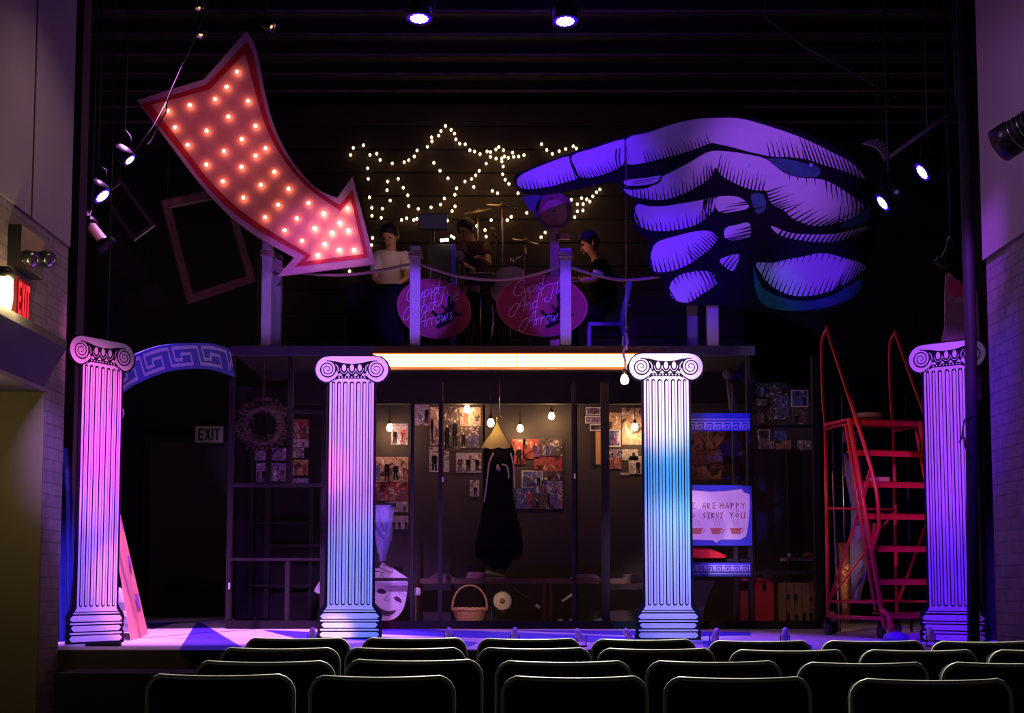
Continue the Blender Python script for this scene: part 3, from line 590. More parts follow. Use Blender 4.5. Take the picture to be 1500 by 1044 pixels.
patches = [
 [(757, 265), (761, 258), (775, 250), (800, 240), (833, 229), (838, 245), (846, 260), (825, 268), (800, 274), (778, 277), (765, 276), (758, 271)],
 [(838, 228), (870, 217), (914, 204), (915, 220), (914, 238), (904, 247), (882, 256), (862, 260), (850, 259), (843, 246)],
 [(918, 203), (950, 194), (985, 182), (1015, 175), (1040, 173), (1080, 173), (1110, 180), (1148, 192), (1180, 204), (1215, 221), (1240, 234), (1254, 244), (1267, 261), (1250, 256), (1235, 250), (1205, 241), (1180, 233), (1155, 230), (1128, 229), (1096, 222), (1062, 214), (1042, 210), (1025, 216), (1000, 224), (975, 231), (945, 238), (922, 241), (918, 232)],
 [(913, 277), (925, 278), (945, 276), (957, 271), (968, 260), (985, 251), (1010, 238), (1030, 226), (1045, 221), (1070, 222), (1095, 226), (1120, 232), (1135, 243), (1150, 254), (1172, 260), (1205, 263), (1230, 275), (1252, 290), (1264, 299), (1262, 310), (1245, 320), (1225, 327), (1200, 331), (1180, 328), (1160, 319), (1148, 308), (1132, 300), (1126, 290), (1122, 279), (1110, 279), (1092, 275), (1072, 266), (1057, 257), (1048, 245), (1043, 256), (1033, 266), (1015, 277), (990, 288), (968, 293), (945, 291), (925, 287)],
 [(914, 265), (930, 262), (950, 260), (968, 257), (964, 265), (950, 270), (930, 272), (917, 271)],
 [(933, 300), (938, 299), (951, 302), (972, 302), (1003, 297), (1027, 293), (1046, 289), (1047, 300), (1043, 311), (1032, 321), (1018, 330), (989, 337), (958, 338), (938, 332), (930, 320), (930, 307)],
 [(1049, 290), (1062, 287), (1080, 288), (1091, 294), (1097, 302), (1088, 308), (1063, 312), (1050, 307)],
 [(962, 355), (989, 346), (1017, 339), (1038, 338), (1050, 345), (1049, 354), (1037, 367), (1017, 382), (1000, 391), (982, 397), (960, 398), (953, 387), (954, 371)],
 [(1063, 334), (1080, 329), (1096, 326), (1100, 337), (1097, 347), (1077, 353), (1062, 348)],
 [(1054, 383), (1063, 376), (1082, 372), (1081, 383), (1072, 397)],
 [(982, 417), (988, 408), (1000, 401), (1022, 397), (1040, 398), (1050, 407), (1049, 417), (1028, 431), (1008, 443), (990, 440), (980, 430)],
 [(1129, 331), (1139, 334), (1155, 340), (1177, 343), (1216, 343), (1244, 338), (1270, 331), (1264, 341), (1241, 350), (1209, 355), (1174, 352), (1149, 347), (1136, 340)],
 [(1108, 385), (1132, 385), (1153, 380), (1180, 375), (1197, 371), (1216, 372), (1240, 379), (1267, 388), (1262, 399), (1241, 414), (1216, 426), (1188, 433), (1163, 433), (1142, 426), (1125, 414), (1114, 400)]]
for p in patches:
    q = [tuple(x) for x in cat_rom(p, 3)]
    m.sheet([fH(x, y, .004) for x, y in q], WHITE)
fh = lambda x, y: fH(x, y, .007); rh = random.Random(3)
H = lambda e, n, L, d, w=1.7, j=.3: hatch(m, e, n, L*1.25, d, fh, INK, w*1.25, j, rh)
H([(764, 277), (800, 275), (846, 262)], 15, 13, (-.3, -1)); H([(846, 260), (862, 261), (904, 248)], 13, 13, (-.45, -1))
H([(945, 239), (975, 232), (1008, 222), (1042, 210)], 20, 14, (-.35, -1)); H([(1125, 230), (1155, 231), (1182, 235)], 8, 20, (-.25, -1), 2)
H([(1180, 233), (1205, 241), (1235, 250), (1263, 260)], 14, 34, (-.35, -1), 2.4, .15)
H([(925, 288), (945, 291), (968, 294), (990, 288), (1015, 278)], 16, 15, (-.15, -1)); H([(1015, 277), (1034, 266), (1045, 252)], 7, 22, (-.1, -1), 2.2)
H([(1050, 247), (1057, 257), (1072, 267), (1092, 276), (1120, 279)], 14, 20, (.2, -1), 2); H([(1122, 279), (1126, 290), (1132, 300), (1148, 308)], 8, 24, (1, -.35), 2.2)
H([(1148, 309), (1160, 319), (1180, 328), (1200, 331), (1225, 328)], 10, 26, (1, -.6), 2.4); H([(1225, 328), (1245, 321), (1262, 311)], 6, 28, (.15, -1), 2)
H([(1264, 299), (1240, 282), (1206, 264)], 8, 22, (.12, 1), 2, .3); H([(1200, 262), (1172, 260), (1150, 254)], 4, 9, (.1, 1), 1.6)
H([(931, 318), (938, 333), (958, 339), (989, 338), (1018, 331)], 15, 15, (-.2, -1), 2); H([(1018, 331), (1033, 321), (1043, 311)], 6, 16, (.05, -1), 2); H([(1030, 292), (1046, 288)], 4, 26, (-.15, 1), 2.6, .1)
H([(1052, 309), (1070, 313), (1092, 308)], 4, 30, (1, -.2), 1.8); H([(1097, 300), (1094, 294)], 2, 26, (-1, .15), 2); 
H([(953, 380), (957, 398), (982, 398), (1000, 392), (1017, 383)], 12, 20, (-.25, -1), 2); H([(1017, 383), (1037, 368), (1050, 352), (1050, 343)], 12, 17, (-.8, -.75), 2)
H([(1063, 349), (1078, 354)], 3, 34, (1, -.25), 2); H([(1099, 330), (1099, 345)], 3, 26, (-1, .25), 2); H([(1057, 387), (1070, 397)], 3, 24, (.75, -1), 1.8)
H([(981, 424), (983, 436), (992, 442)], 3, 20, (-.5, -1), 2.2); H([(1008, 445), (1028, 432), (1049, 417)], 8, 12, (-.4, -1), 2); H([(984, 411), (1000, 400), (1020, 396)], 6, 9, (.45, 1), 2); H([(1020, 396), (1040, 397), (1051, 408)], 5, 28, (.55, 1), 2.2, .1)
H([(1138, 343), (1149, 348), (1174, 353), (1209, 356), (1241, 351), (1266, 340)], 19, 17, (.65, -1), 3.2, .05)
H([(1114, 400), (1125, 415), (1142, 427), (1163, 434)], 9, 20, (.4, -1), 1.8); H([(1163, 434), (1188, 434), (1216, 427), (1232, 419)], 9, 22, (.4, -1), 2); H([(1222, 424), (1241, 415), (1263, 399)], 7, 38, (.45, -1), 2.2, .12); H([(1110, 384), (1132, 384), (1153, 379), (1180, 374), (1216, 371), (1238, 378)], 14, 11, (-.4, 1), 1.4)
for pts, w_ in (([(835, 228), (837, 240), (846, 258), (858, 262)], 2.4), ([(903, 218), (902, 232), (905, 246)], 2.2), ([(908, 217), (907, 232), (909, 244)], 1.8), ([(916, 203), (916, 236), (922, 242)], 1.6), ([(969, 257), (965, 266), (950, 272), (930, 274), (914, 273)], 2.4), ([(925, 266), (962, 261)], .7), ([(928, 269), (955, 265)], .7),
              ([(1042, 210), (1070, 216), (1100, 224), (1128, 230)], 2.2), ([(1034, 293), (1032, 305), (1036, 318)], 1.8), ([(1040, 291), (1038, 303), (1042, 312)], 1.8)):
    ribbon(m, cat_rom(pts, 4, False), w_, fh, INK)
lab(m.build('painted_board', t), 'plywood board painted as a white hand with black hatching')
for x, y in ((1097, 242), (1188, 242)):
    m = MB(); m.lathe([(0.022, 0), (0.022, .006), (.012, .012)], fH(x, y, .008), mat('cyan_bolt', (0.35, 0.8, 1.0), 0.3), n=12, axis=(0, -1, 0)); lab(m.build('bolt', t), 'pale cyan round bolt')
m = MB(); m.bar(fH(1000, 200, -.04), fH(1000, 440, -.04), .05, .04, DKW); m.bar(fH(1230, 230, -.04), fH(1230, 440, -.04), .05, .04, DKW); m.bar(fH(800, 262, -.04), fH(1240, 262, -.04), .05, .04, DKW); m.build('rear_batten', t)
# ================================================================= SIGNS
SCR = {'C': [[(.8, .75), (.75, .95), (.5, 1), (.2, .75), (.05, .4), (.15, .05), (.45, -.05), (.8, .2)], [(.45, .6), (.6, .5), (.75, .7)]], 'u': [[(0, .42), (.02, .1), (.15, 0), (.32, .4), (.32, .05), (.42, 0)]],
 'p': [[(0, .45), (0, -.45)], [(0, .35), (.18, .47), (.3, .25), (.2, 0), (0, .05)]], 'i': [[(0, .45), (.02, .05), (.12, 0)], [(.06, .62), (.09, .66)]], 'd': [[(.3, .4), (.1, .45), (0, .2), (.1, 0), (.3, .15)], [(.36, 1.0), (.3, .1), (.42, 0)]],
 'A': [[(.1, .5), (-.1, .62), (-.4, .4), (-.55, .05), (-.4, -.18), (-.15, -.05), (.15, .5), (.5, 1), (.46, 0)], [(.0, .35), (.3, .42), (.55, .38)]], 'n': [[(0, .45), (0, 0)], [(0, .3), (.18, .45), (.3, .3), (.3, .03), (.4, 0)]],
 'T': [[(-.35, .35), (-.4, .7), (-.1, .95), (.4, .95), (.95, 1.1)], [(.4, .93), (.3, .1), (.05, -.1), (-.15, .1), (.05, .2)]], 'h': [[(0, 1), (0, 0)], [(0, .3), (.18, .45), (.28, .3), (.28, 0)]], 'e': [[(0, .2), (.25, .3), (.2, .45), (0, .3), (.05, 0), (.28, .08)]],
 'r': [[(0, .45), (0, 0)], [(0, .3), (.12, .45), (.25, .42)]], 'o': [[(.15, .45), (0, .25), (.1, 0), (.28, .2), (.15, .45), (.35, .4)]], 'w': [[(0, .45), (.04, 0), (.2, .35), (.24, 0), (.42, .45)]], 's': [[(.25, .45), (.08, .35), (.22, .15), (.05, 0)]]}
ADV = {'C': .85, 'T': .62, 'A': .62, 'i': .2, 'r': .32, 's': .3, 'o': .4, 'w': .5}
def script_text(mb, s, x, y, h, ang, f, w_, m):
    cx = 0
    for ch in s:
        for st in SCR[ch]:
            pts = [(cx+px+py*.35, py) for px, py in st]
            pts = [(x+h*(a*cos(ang)-b*sin(ang)), y-h*(a*sin(ang)+b*cos(ang))) for a, b in pts]
            ribbon(mb, cat_rom(pts, 3, False), w_, f, m)
        cx += ADV.get(ch, .44)
SIGNP = mat('sign_magenta_paint', (0.24, 0.012, 0.055), 0.6, var=0.35, scale=5)
SIGNL = mat('sign_lettering_lilac', (0.52, 0.42, 0.72), 0.6)
SIGNB = mat('sign_rim', (0.36, 0.05, 0.11), 0.6)
def oval(cx, cy, rx, ry, tilt, words, dx, dy, kx, label, hang):
    Y = 14.27; f = lambda d: (lambda x, y: P(x, y, Y-d))
    t = thing('oval_sign', label, 'sign', P(cx, cy+ry, Y), 'oval band name signs')
    el = lambda k: [(cx+k*rx*cos(q)*cos(tilt)-k*ry*sin(q)*sin(tilt), cy+k*rx*cos(q)*sin(tilt)+k*ry*sin(q)*cos(tilt)) for q in [i*pi/24 for i in range(48)]]
    m = MB(); m.prism([f(0)(*p) for p in el(1)], (0, .015, 0), SIGNB); m.sheet([f(.003)(*p) for p in el(.965)], SIGNP); m.build('board', t)
    m = MB(); S = lambda pts: [f(.005)(cx+(x-653)*kx+dx, y+dy) for x, y in pts]
    m.sheet(S([(657, 437), (661, 435), (668, 437), (669, 446), (667, 453), (672, 458), (680, 459), (680, 463), (672, 463), (667, 464), (665, 470), (657, 475), (651, 478), (642, 482), (640, 477), (646, 474), (641, 466), (637, 461), (632, 456), (637, 454), (642, 460), (648, 459), (654, 456), (651, 452), (647, 448), (650, 446), (655, 452), (658, 447)]), INK)
    m.sheet(S([(657, 438), (654, 434), (657, 430), (662, 429), (666, 432), (667, 438)]), INK)
    ribbon(m, [(cx+(x-653)*kx+dx, y+dy) for x, y in cat_rom([(678, 449), (683, 456), (684, 464), (682, 472), (678, 480)], 3, False)], .9, f(.005), mat('maroon_line', (0.14, 0.01, 0.04), 0.6))
    lab(m.build('winged_silhouette', t), 'black winged child silhouette with a bow')
    m = MB()
    for s, x, y, h, a in words: script_text(m, s, x, y, h, a, f(.008), .85, SIGNL)
    lab(m.build('lettering', t), 'lilac script reading Cupid And The Arrows')
    m = MB()
    for hx, hy in hang: q = P(hx, hy, Y+.005); m.tube([q, P(hx+1, hy-16, YD+.05)], .004, ROPE, n=5)
    m.build('hanging_cord', t); return t
oval(636, 452, 55, 43, R(14), [('Cupid', 594, 442, 22, R(14)), ('And', 603, 462, 24, R(14)), ('The', 639, 446, 24, R(12)), ('Arrows', 612, 482, 22, R(17))], 15, 0, 1, 'left oval magenta band sign, partly behind its post and tilted down to the right', [(630, 411), (668, 420)])
oval(794, 448, 67, 45, R(3), [('Cupid', 751, 434, 20, R(14)), ('And', 757, 458, 22, R(14)), ('The', 800, 440, 23, R(12)), ('Arrows', 772, 480, 22, R(14))], 18, 0, 1.05, 'right oval magenta band sign with lilac script, rope across its top', [(765, 410), (820, 407)])
GRK = {'W': [[(0, 1), (.2, 0), (.4, .8), (.6, 0), (.8, 1)]], 'E': [[(.62, 1), (.05, .92), (.38, .5), (.05, .08), (.62, 0)]], 'A': [[(0, 0), (.35, 1), (.7, 0)], [(.12, .35), (.58, .35)]], 'R': [[(0, 0), (0, 1), (.5, .78), (0, .5), (.6, 0)]],
 'H': [[(0, 0), (0, 1)], [(.6, 0), (.6, 1)], [(0, .5), (.6, .5)]], 'P': [[(.05, 0), (.05, 1), (.55, .75), (.05, .45)]], 'Y': [[(0, 1), (.32, .5), (.64, 1)], [(.32, .5), (.32, 0)]], 'T': [[(0, 1), (.7, 1)], [(.35, 1), (.35, 0)]], 'O': [[(.32, .8), (.02, .5), (.32, .2), (.62, .5), (.32, .8)]],
 'S': [[(.55, 1), (.05, .68), (.5, .35), (.02, 0)]], 'V': [[(0, 1), (.33, 0), (.66, 1)]], 'U': [[(0, 1), (.03, .1), (.3, 0), (.6, .1), (.63, 1)]]}
def greek(mb, s, x0, x1, yt, yb, f, m, w_=1.1):
    a = (x1-x0)/(len(s)-0.25)
    for i, ch in enumerate(s):
        for st in GRK[ch]: ribbon(mb, [(x0+i*a+u*a*.95, yb-(yb-yt)*v) for u, v in st], w_, f, m)
YP = 14.085
fp = lambda d: (lambda x, y: P(x, y, YP-d))
BSIGN = mat('sign_blue_paint', (0.05, 0.07, 0.55), 0.6, var=0.25, scale=4)
SIGNW = mat('sign_pale_paint', (0.72, 0.62, 0.72), 0.6)
BRN = mat('brown_lettering', (0.30, 0.10, 0.16), 0.6)
CUP = mat('terracotta_paint', (0.50, 0.16, 0.13), 0.6)
t = thing('serving_sign', 'blue framed white sign reading WE ARE HAPPY TO SERVE YOU with cups', 'sign', P(1030, 800, YP))
m = MB(); m.prism([fp(0)(*p) for p in ((952, 709), (1101, 711), (1102, 799), (954, 798))], (0, .02, 0), BSIGN); m.build('board', t)
m = MB(); m.sheet([fp(.003)(*p) for p in [(962, 724), (974, 716), (1013, 718), (1040, 720), (1065, 719), (1086, 716), (1090, 721), (1098, 724), (1098, 745), (1096, 770), (1093, 785), (1085, 790), (1060, 790), (1054, 791), (1049, 795), (1044, 791), (1012, 790), (975, 790), (966, 784)]], SIGNW); m.build('scroll_panel', t)
m = MB(); F_ = fp(.006)
for s, x0, x1, a, b in (('WE', 1003, 1020, 736, 744.5), ('ARE', 1029, 1049, 736, 744.5), ('HAPPY', 1055, 1092, 736, 744.5), ('TO', 1002, 1019, 750.5, 759), ('SERVE', 1030, 1060, 750.5, 759), ('YOU', 1069, 1092, 750, 759)): greek(m, s, x0, x1, a, b, F_, BRN, 1.3)
ribbon(m, cat_rom([(1080.5, 750), (1078.5, 748), (1080.5, 746), (1082.5, 748), (1080.5, 750)], 3, False), .7, F_, BRN)
m.build('lettering', t)
for cx in (1021, 1049, 1078):
    m = MB(); m.sheet([F_(cx+x, y) for x, y in ((-9, 773), (9, 773), (7, 777), (5.5, 782), (-6, 782), (-7.5, 777))], CUP); ribbon(m, [(cx+x, y) for x, y in ((8, 774), (10.5, 775), (10, 779), (6, 780))], .9, F_, CUP)
    for dx in (-3, 1, 4): ribbon(m, cat_rom([(cx+dx, 770), (cx+dx+1, 766), (cx+dx-1, 763), (cx+dx+1, 760)], 3, False), .35, F_, BRN)
    m.build('painted_cup', t)
KEY = [(0, 1), (.72, 1), (.72, .38), (.40, .38), (.40, .70), (.16, .70), (.16, 0), (1, 0), (1, 1)]
def key_pts(n): return [(i+u, v) for i in range(n) for u, v in KEY]
def key_panel(x0, x1, yt, yb, kt, kb, ln, label):
    t = thing('greek_key_frieze', label, 'panel', P((x0+x1)/2, yb, YP), 'blue greek key panels')
    m = MB(); m.prism([fp(0)(*p) for p in ((x0, yt), (x1, yt), (x1, yb), (x0, yb))], (0, .02, 0), BSIGN); m.build('board', t)
    m = MB(); n = 11; wu = (x1-x0-4)/n
    F2 = lambda x, y: fp(.003)(x0+2+x*wu, kt+y*(kb-kt))
    ribbon(m, [(u, v) for u, v in key_pts(n)], .14, F2, LILP, sub=2)
    ribbon(m, [(x0, ln), (x1, ln)], 1.6, fp(.003), LILP); m.build('key_pattern', t)
key_panel(952, 1099, 605, 631, 618, 628, 614, 'upper greek key panel, above the hatted figure poster')
key_panel(952, 1100, 824, 844, 828, 836, 840, 'lower greek key panel, under the red cushion')
# arch with greek key
t = thing('greek_key_arch', 'curved blue arch with greek key pattern beside the far left column', 'arch', (0, 0, 0))
A_ = (P(165, 560, 11.5).x, 11.5); B_ = (P(343, 540, 13.9).x, 13.9)
og = PL(166, 592, A_, B_); t.location = og; WORLD[t.name] = og.copy()
o_ = cat_rom([(150, 562), (165, 541), (183, 527.5), (203, 517), (226, 508.5), (249, 504), (287, 502), (312, 503.4), (336, 510)], 8, False)
i_ = cat_rom([(160, 598), (175, 581), (192, 567), (211, 557), (232, 548.5), (254, 542.5), (286, 539.5), (313, 541.5), (344, 551)], 8, False)
def even(q, n=64):
    L = [0.0]
    for a, b in zip(q, q[1:]): L.append(L[-1]+(b-a).length)
    out = []
    for k in range(n+1):
        s = L[-1]*k/n; i = max(j for j in range(len(L)) if L[j] <= s+1e-9); i = min(i, len(q)-2); out.append(q[i].lerp(q[i+1], (s-L[i])/max(1e-9, L[i+1]-L[i])))
    return out
o_, i_ = even(o_), even(i_)
dn = V((B_[1]-A_[1], A_[0]-B_[0], 0)).normalized()
if dn.y > 0: dn = -dn
ar = lambda p, d=0: PL(p[0], p[1], A_, B_)+dn*d
m = MB(); m.prism([ar(p) for p in list(o_)+list(i_)[::-1]], -dn*.02, BSIGN); lab(m.build('arch_board', t), 'blue curved board')
def amap(u, v):
    u = max(0, min(.9999, u)); k = u*(len(o_)-1); i = int(k); a = o_[i].lerp(o_[i+1], k-i); b = i_[i].lerp(i_[i+1], k-i)
    v = .16+v*.66; return ar(a.lerp(b, v), .004)
m = MB()
kp = [(.965-(5-u)/4.78, v) for u, v in key_pts(6)]
kp = [(min(p[0], .995), p[1]) for p in kp if p[0] >= 0 and not (p[0] > 1.05)]
pp = [V(p) for p in kp]
def rib2(mb, pts, hw, sub):
    pts = [pts[i].lerp(pts[i+1], j/sub) for i in range(len(pts)-1) for j in range(sub)]+[pts[-1]]
    A3 = [amap(p.x, p.y) for p in pts]; ff = dn; vs = []
    for i, p in enumerate(A3):
        t_ = (A3[min(len(A3)-1, i+1)]-A3[max(0, i-1)]).normalized(); n_ = t_.cross(ff).normalized(); vs += [p+n_*hw, p-n_*hw]
    mb.add(vs, [(2*i, 2*i+1, 2*i+3, 2*i+2) for i in range(len(A3)-1)], LILP)
for i in range(len(pp)-1):
    a, b = pp[i], pp[i+1]; e = (b-a).normalized()*0.0
    rib2(m, [a, b], .016, 4)
for p in pp: m.sheet([amap(p.x, p.y)+dn*.0006+V((0, 0, 1))*.016*sin(q)+dn.cross(V((0, 0, 1)))*.016*cos(q) for q in [j*pi/4+pi/8 for j in range(8)]], LILP)
m.build('key_pattern', t)
# EXIT signs
def text_on(mb, s, o, ux, uz, h, m, bold=0.0):
    "block lettering laid on a plane: o lower left corner, ux reading direction, uz up"
    L = {'E': [(0, 0, .22, 1), (0, 0, .8, .17), (0, .42, .68, .58), (0, .83, .8, 1)], 'I': [(0, 0, .24, 1)], 'T': [(.29, 0, .53, 1), (0, .83, .82, 1)]}
    x = 0
    for ch in s:
        if ch == 'X':
            for a, b in (((0, 0), (.62, 1)), ((.62, 0), (0, 1))):
                mb.sheet([V(o)+V(ux)*(x+p[0]+d)*h+V(uz)*p[1]*h for p, d in ((a, 0), (a, .24), (b, .24), (b, 0))], m)
            x += 1.02
        else:
            for x0, y0, x1, y1 in L[ch]: mb.sheet([V(o)+V(ux)*(x+p)*h+V(uz)*q*h for p, q in ((x0, y0), (x1, y0), (x1, y1), (x0, y1))], m)
            x += .96 if ch == 'E' else .4
    return x
a, b = P(286, 648, 18.9), P(327, 624, 18.9)
t = thing('exit_sign', 'unlit pale EXIT sign with black letters over the back left door', 'sign', ((a.x+b.x)/2, 18.9, a.z))
m = MB(); m.box((a.x, 18.9, a.z), (b.x, 18.96, b.z), mat('aged_sign_white', (0.55, 0.52, 0.45), 0.6)); m.build('box', t)
m = MB(); h = (b.z-a.z)*.72; text_on(m, 'EXIT', (a.x+.045, 18.895, a.z+(b.z-a.z)*.14), ((b.x-a.x-.09)/(h*3.2), 0, 0), (0, 0, 1), h, INK); m.build('lettering', t)
y0, y1 = onX(24, 440, XLL+.05).y, onX(44, 440, XLL+.05).y; z1, z0 = onX(34, 409, XLL+.05).z, onX(34, 472, XLL+.05).z
t = thing('exit_sign', 'glowing red EXIT sign on the left house wall below the emergency lamps', 'sign', (XLL, (y0+y1)/2, z0))
m = MB(); m.box((XLL, y0, z0), (XLL+.05, y1, z1), mat('dark_red_housing', (0.12, 0.01, 0.01), 0.5)); m.build('housing', t)
ER = emis('exit_red_glow', (1.0, 0.03, 0.04), 1.6); ERD = emis('exit_red_dim', (0.5, 0.006, 0.012), 0.5)
m = MB(); m.sheet([(XLL+.052, y0+.01, z0+.02), (XLL+.052, y1-.01, z0+.02), (XLL+.052, y1-.01, z1-.02), (XLL+.052, y0+.01, z1-.02)], ERD); h = (z1-z0)*.8
text_on(m, 'EXIT', (XLL+.056, y0+.02, z0+(z1-z0)*.1), (0, (y1-y0-.04)/(h*3.2), 0), (0, 0, 1), h, ER); lab(m.build('lettering', t), 'bright red letters')
q = onX(35, 478, XLL+.03); m = MB(); m.ball(q, .014, ER); lab(m.build('test_lamp', t), 'small red lamp')
# jar wall lamp
q = onX(3, 462, XLL+.09); zt_ = onX(3, 404, XLL+.09).z; r = .062
t = thing('jar_wall_lamp', 'glowing jelly jar lamp on the left house wall', 'lamp', q)
m = MB(); hh = zt_-q.z; m.lathe([(.002, 0), (r*.55, .01), (r*.9, .05), (r, .1), (r, hh*.9), (r*.9, hh)], q, emis('jar_glow', (1.0, 0.78, 0.36), 5.0), n=20); m.build('glass_jar', t)
m = MB(); m.lathe([(r*1.1, hh-.01), (r*1.15, hh+.03), (r*.7, hh+.06)], q, BLKM, n=20); m.tube([q+V((0, 0, hh+.04)), q+V((-.1, 0, hh+.06))], .02, BLKM); m.build('cap', t)
point('jar_lamp_light', q+V((.12, .0, .1)), (1.0, .75, .35), 14, .05)
point('recess_fill', V((XLL-.3, 8.2, 1.5)), (1.0, .82, .5), 7.5, .1)  # unseen point added inside the recess to light its walls
# emergency lamp unit
q = onX(30, 338, XLL+.02); q2 = onX(30, 398, XLL+.02); ya, yb = onX(11, 360, XLL).y, onX(46, 360, XLL).y
t = thing('emergency_light', 'black emergency light box with two round heads above the red exit sign', 'lamp', (XLL, (ya+yb)/2, q2.z))
m = MB(); m.prism([(XLL, ya, q2.z), (XLL, yb, q2.z), (XLL, yb, q.z), (XLL, ya, q.z)], (.09, 0, 0), BLKM); m.build('battery_box', t)
for (hx, hy), lit in (((43, 379), 1), ((68, 379), 0)):
    c = onX(hx, hy, XLL+.1); m = MB(); m.lathe([(.03, -.05), (.055, -.02), (.06, .03), (.055, .035)], c, BLKM, n=16, axis=(.75, -.6, -.3)); m.tube([c-V((.03, -.03, -.01)), V((XLL+.04, c.y-.02, c.z+.02)), V((XLL+.04, (ya+yb)/2, c.z+.03))], .012, BLKM)
    h_ = m.build('lamp_head', t); m = MB(); m.lathe([(.05, .036), (.03, .042), (.003, .044)], c, CHROME, n=16, axis=(.75, -.6, -.3)); lab(m.build('lens', h_), 'shiny reflector lens')
# ================================================================= FAIRY LIGHTS
FB = emis('fairy_bulb_glow', (1.0, 0.66, 0.30), 7.0, light=False)
WIRE = mat('green_black_wire', (0.02, 0.02, 0.015), 0.6)
def fairy(pts, label, sc=4.35, ox=480, oy=160, Y=16.72):
    q = [P(ox+x/sc, oy+y/sc, Y+random.uniform(-.01, .01)) for x, y in pts]
    t = thing('fairy_light_string', label, 'string lights', q[-1], 'warm fairy lights over the band')
    m = MB(); m.tube(cat_rom(q, 3, False), .006, WIRE, n=5); m.build('cable', t)
    for c in q: m = MB(); m.ball(c-V((0, .012, .010)), .0165, FB, n=6, sz=1.25); m.build('bulb', t)
fairy([(147, 288), (165, 243), (228, 226), (270, 288), (313, 280), (335, 320), (412, 342), (488, 334), (517, 321), (552, 298), (570, 260), (636, 236), (665, 202), (662, 176), (707, 165), (722, 136), (751, 103), (787, 128), (809, 152), (817, 189), (841, 216), (877, 220), (906, 258), (936, 266), (971, 283), (1016, 266), (1037, 270), (1072, 253), (1090, 237), (1120, 258), (1178, 273), (1217, 298), (1251, 289)], 'fairy light string forming the highest peaked garland')
fairy([(255, 373), (259, 440), (267, 558), (282, 624), (283, 675), (342, 688), (349, 630), (399, 578), (379, 512), (383, 457)], 'fairy light string hanging as a loop above the pale shirted person')
fairy([(450, 440), (482, 497), (511, 545), (517, 613), (578, 631), (659, 622), (719, 604), (744, 565), (811, 541), (822, 500), (875, 457), (917, 441), (943, 418), (966, 389), (1010, 343), (1037, 300), (1073, 311), (1110, 330), (1118, 361), (1115, 411), (1131, 446), (1155, 472), (1213, 532)], 'fairy light string swooping in a wide low curve to the fingertip')
fairy([(677, 338), (716, 388), (767, 437), (931, 492), (1049, 517), (1083, 531)], 'short fairy light string inside the wide curve')
fairy([(471, 702), (504, 691), (549, 702), (569, 695), (793, 645), (812, 615), (763, 706), (951, 740), (1003, 766), (1010, 808), (1042, 703), (1145, 703), (1169, 683)], 'lowest fairy light string just above the musicians heads')
fairy([(287, 816), (280, 862), (140, 1028)], 'three fairy bulbs beside the arrow sign tip')
fairy([(1110, 310), (1126, 298), (1151, 306), (1185, 300)], 'cluster of fairy bulbs at the right end of the garland')
fairy([(220, 210), (247, 240), (275, 260), (310, 246), (343, 235), (382, 221), (397, 232), (392, 268), (418, 288)], 'fairy bulbs directly above the pointing fingertip', 3.48, 730, 150)
fairy([(372, 493), (424, 485), (450, 491), (466, 503), (481, 476), (500, 455), (517, 441)], 'fairy bulbs rising to the right under the index finger', 3.48, 730, 150)
fairy([(403, 516), (432, 516), (403, 552), (431, 548), (389, 582)], 'small fairy bulb cluster beside the round wooden board', 3.48, 730, 150)
fairy([(45, 597), (66, 580), (145, 560)], 'short fairy bulb row left of the round wooden board', 3.48, 730, 150)
fairy([(218, 684), (239, 660)], 'two fairy bulbs low beside the post of the round board', 3.48, 730, 150)
BRW = mat('brown_slat_wall', (0.022, 0.013, 0.011), 0.8, var=0.5, scale=4)
m = MB(); a, b = P(380, 150, 16.76), P(1090, 500, 16.76)
n = 12
for i in range(n):
    z0_ = zd+(a.z-zd)*i/n; m.box((a.x, 16.76, z0_), (b.x, 16.80, z0_+(a.z-zd)/n-.02), BRW)
m.box((a.x, 16.80, zd), (b.x, 16.84, a.z), DARKWALL)
tag(m.build('slatted_backdrop'), 'dark brown slatted backdrop behind the fairy lights and band', 'backdrop')
point('fairy_glow', P(700, 290, 16.2), (1.0, .55, .22), 16, .5)
point('fairy_glow', P(850, 320, 16.2), (1.0, .55, .22), 5, .4)
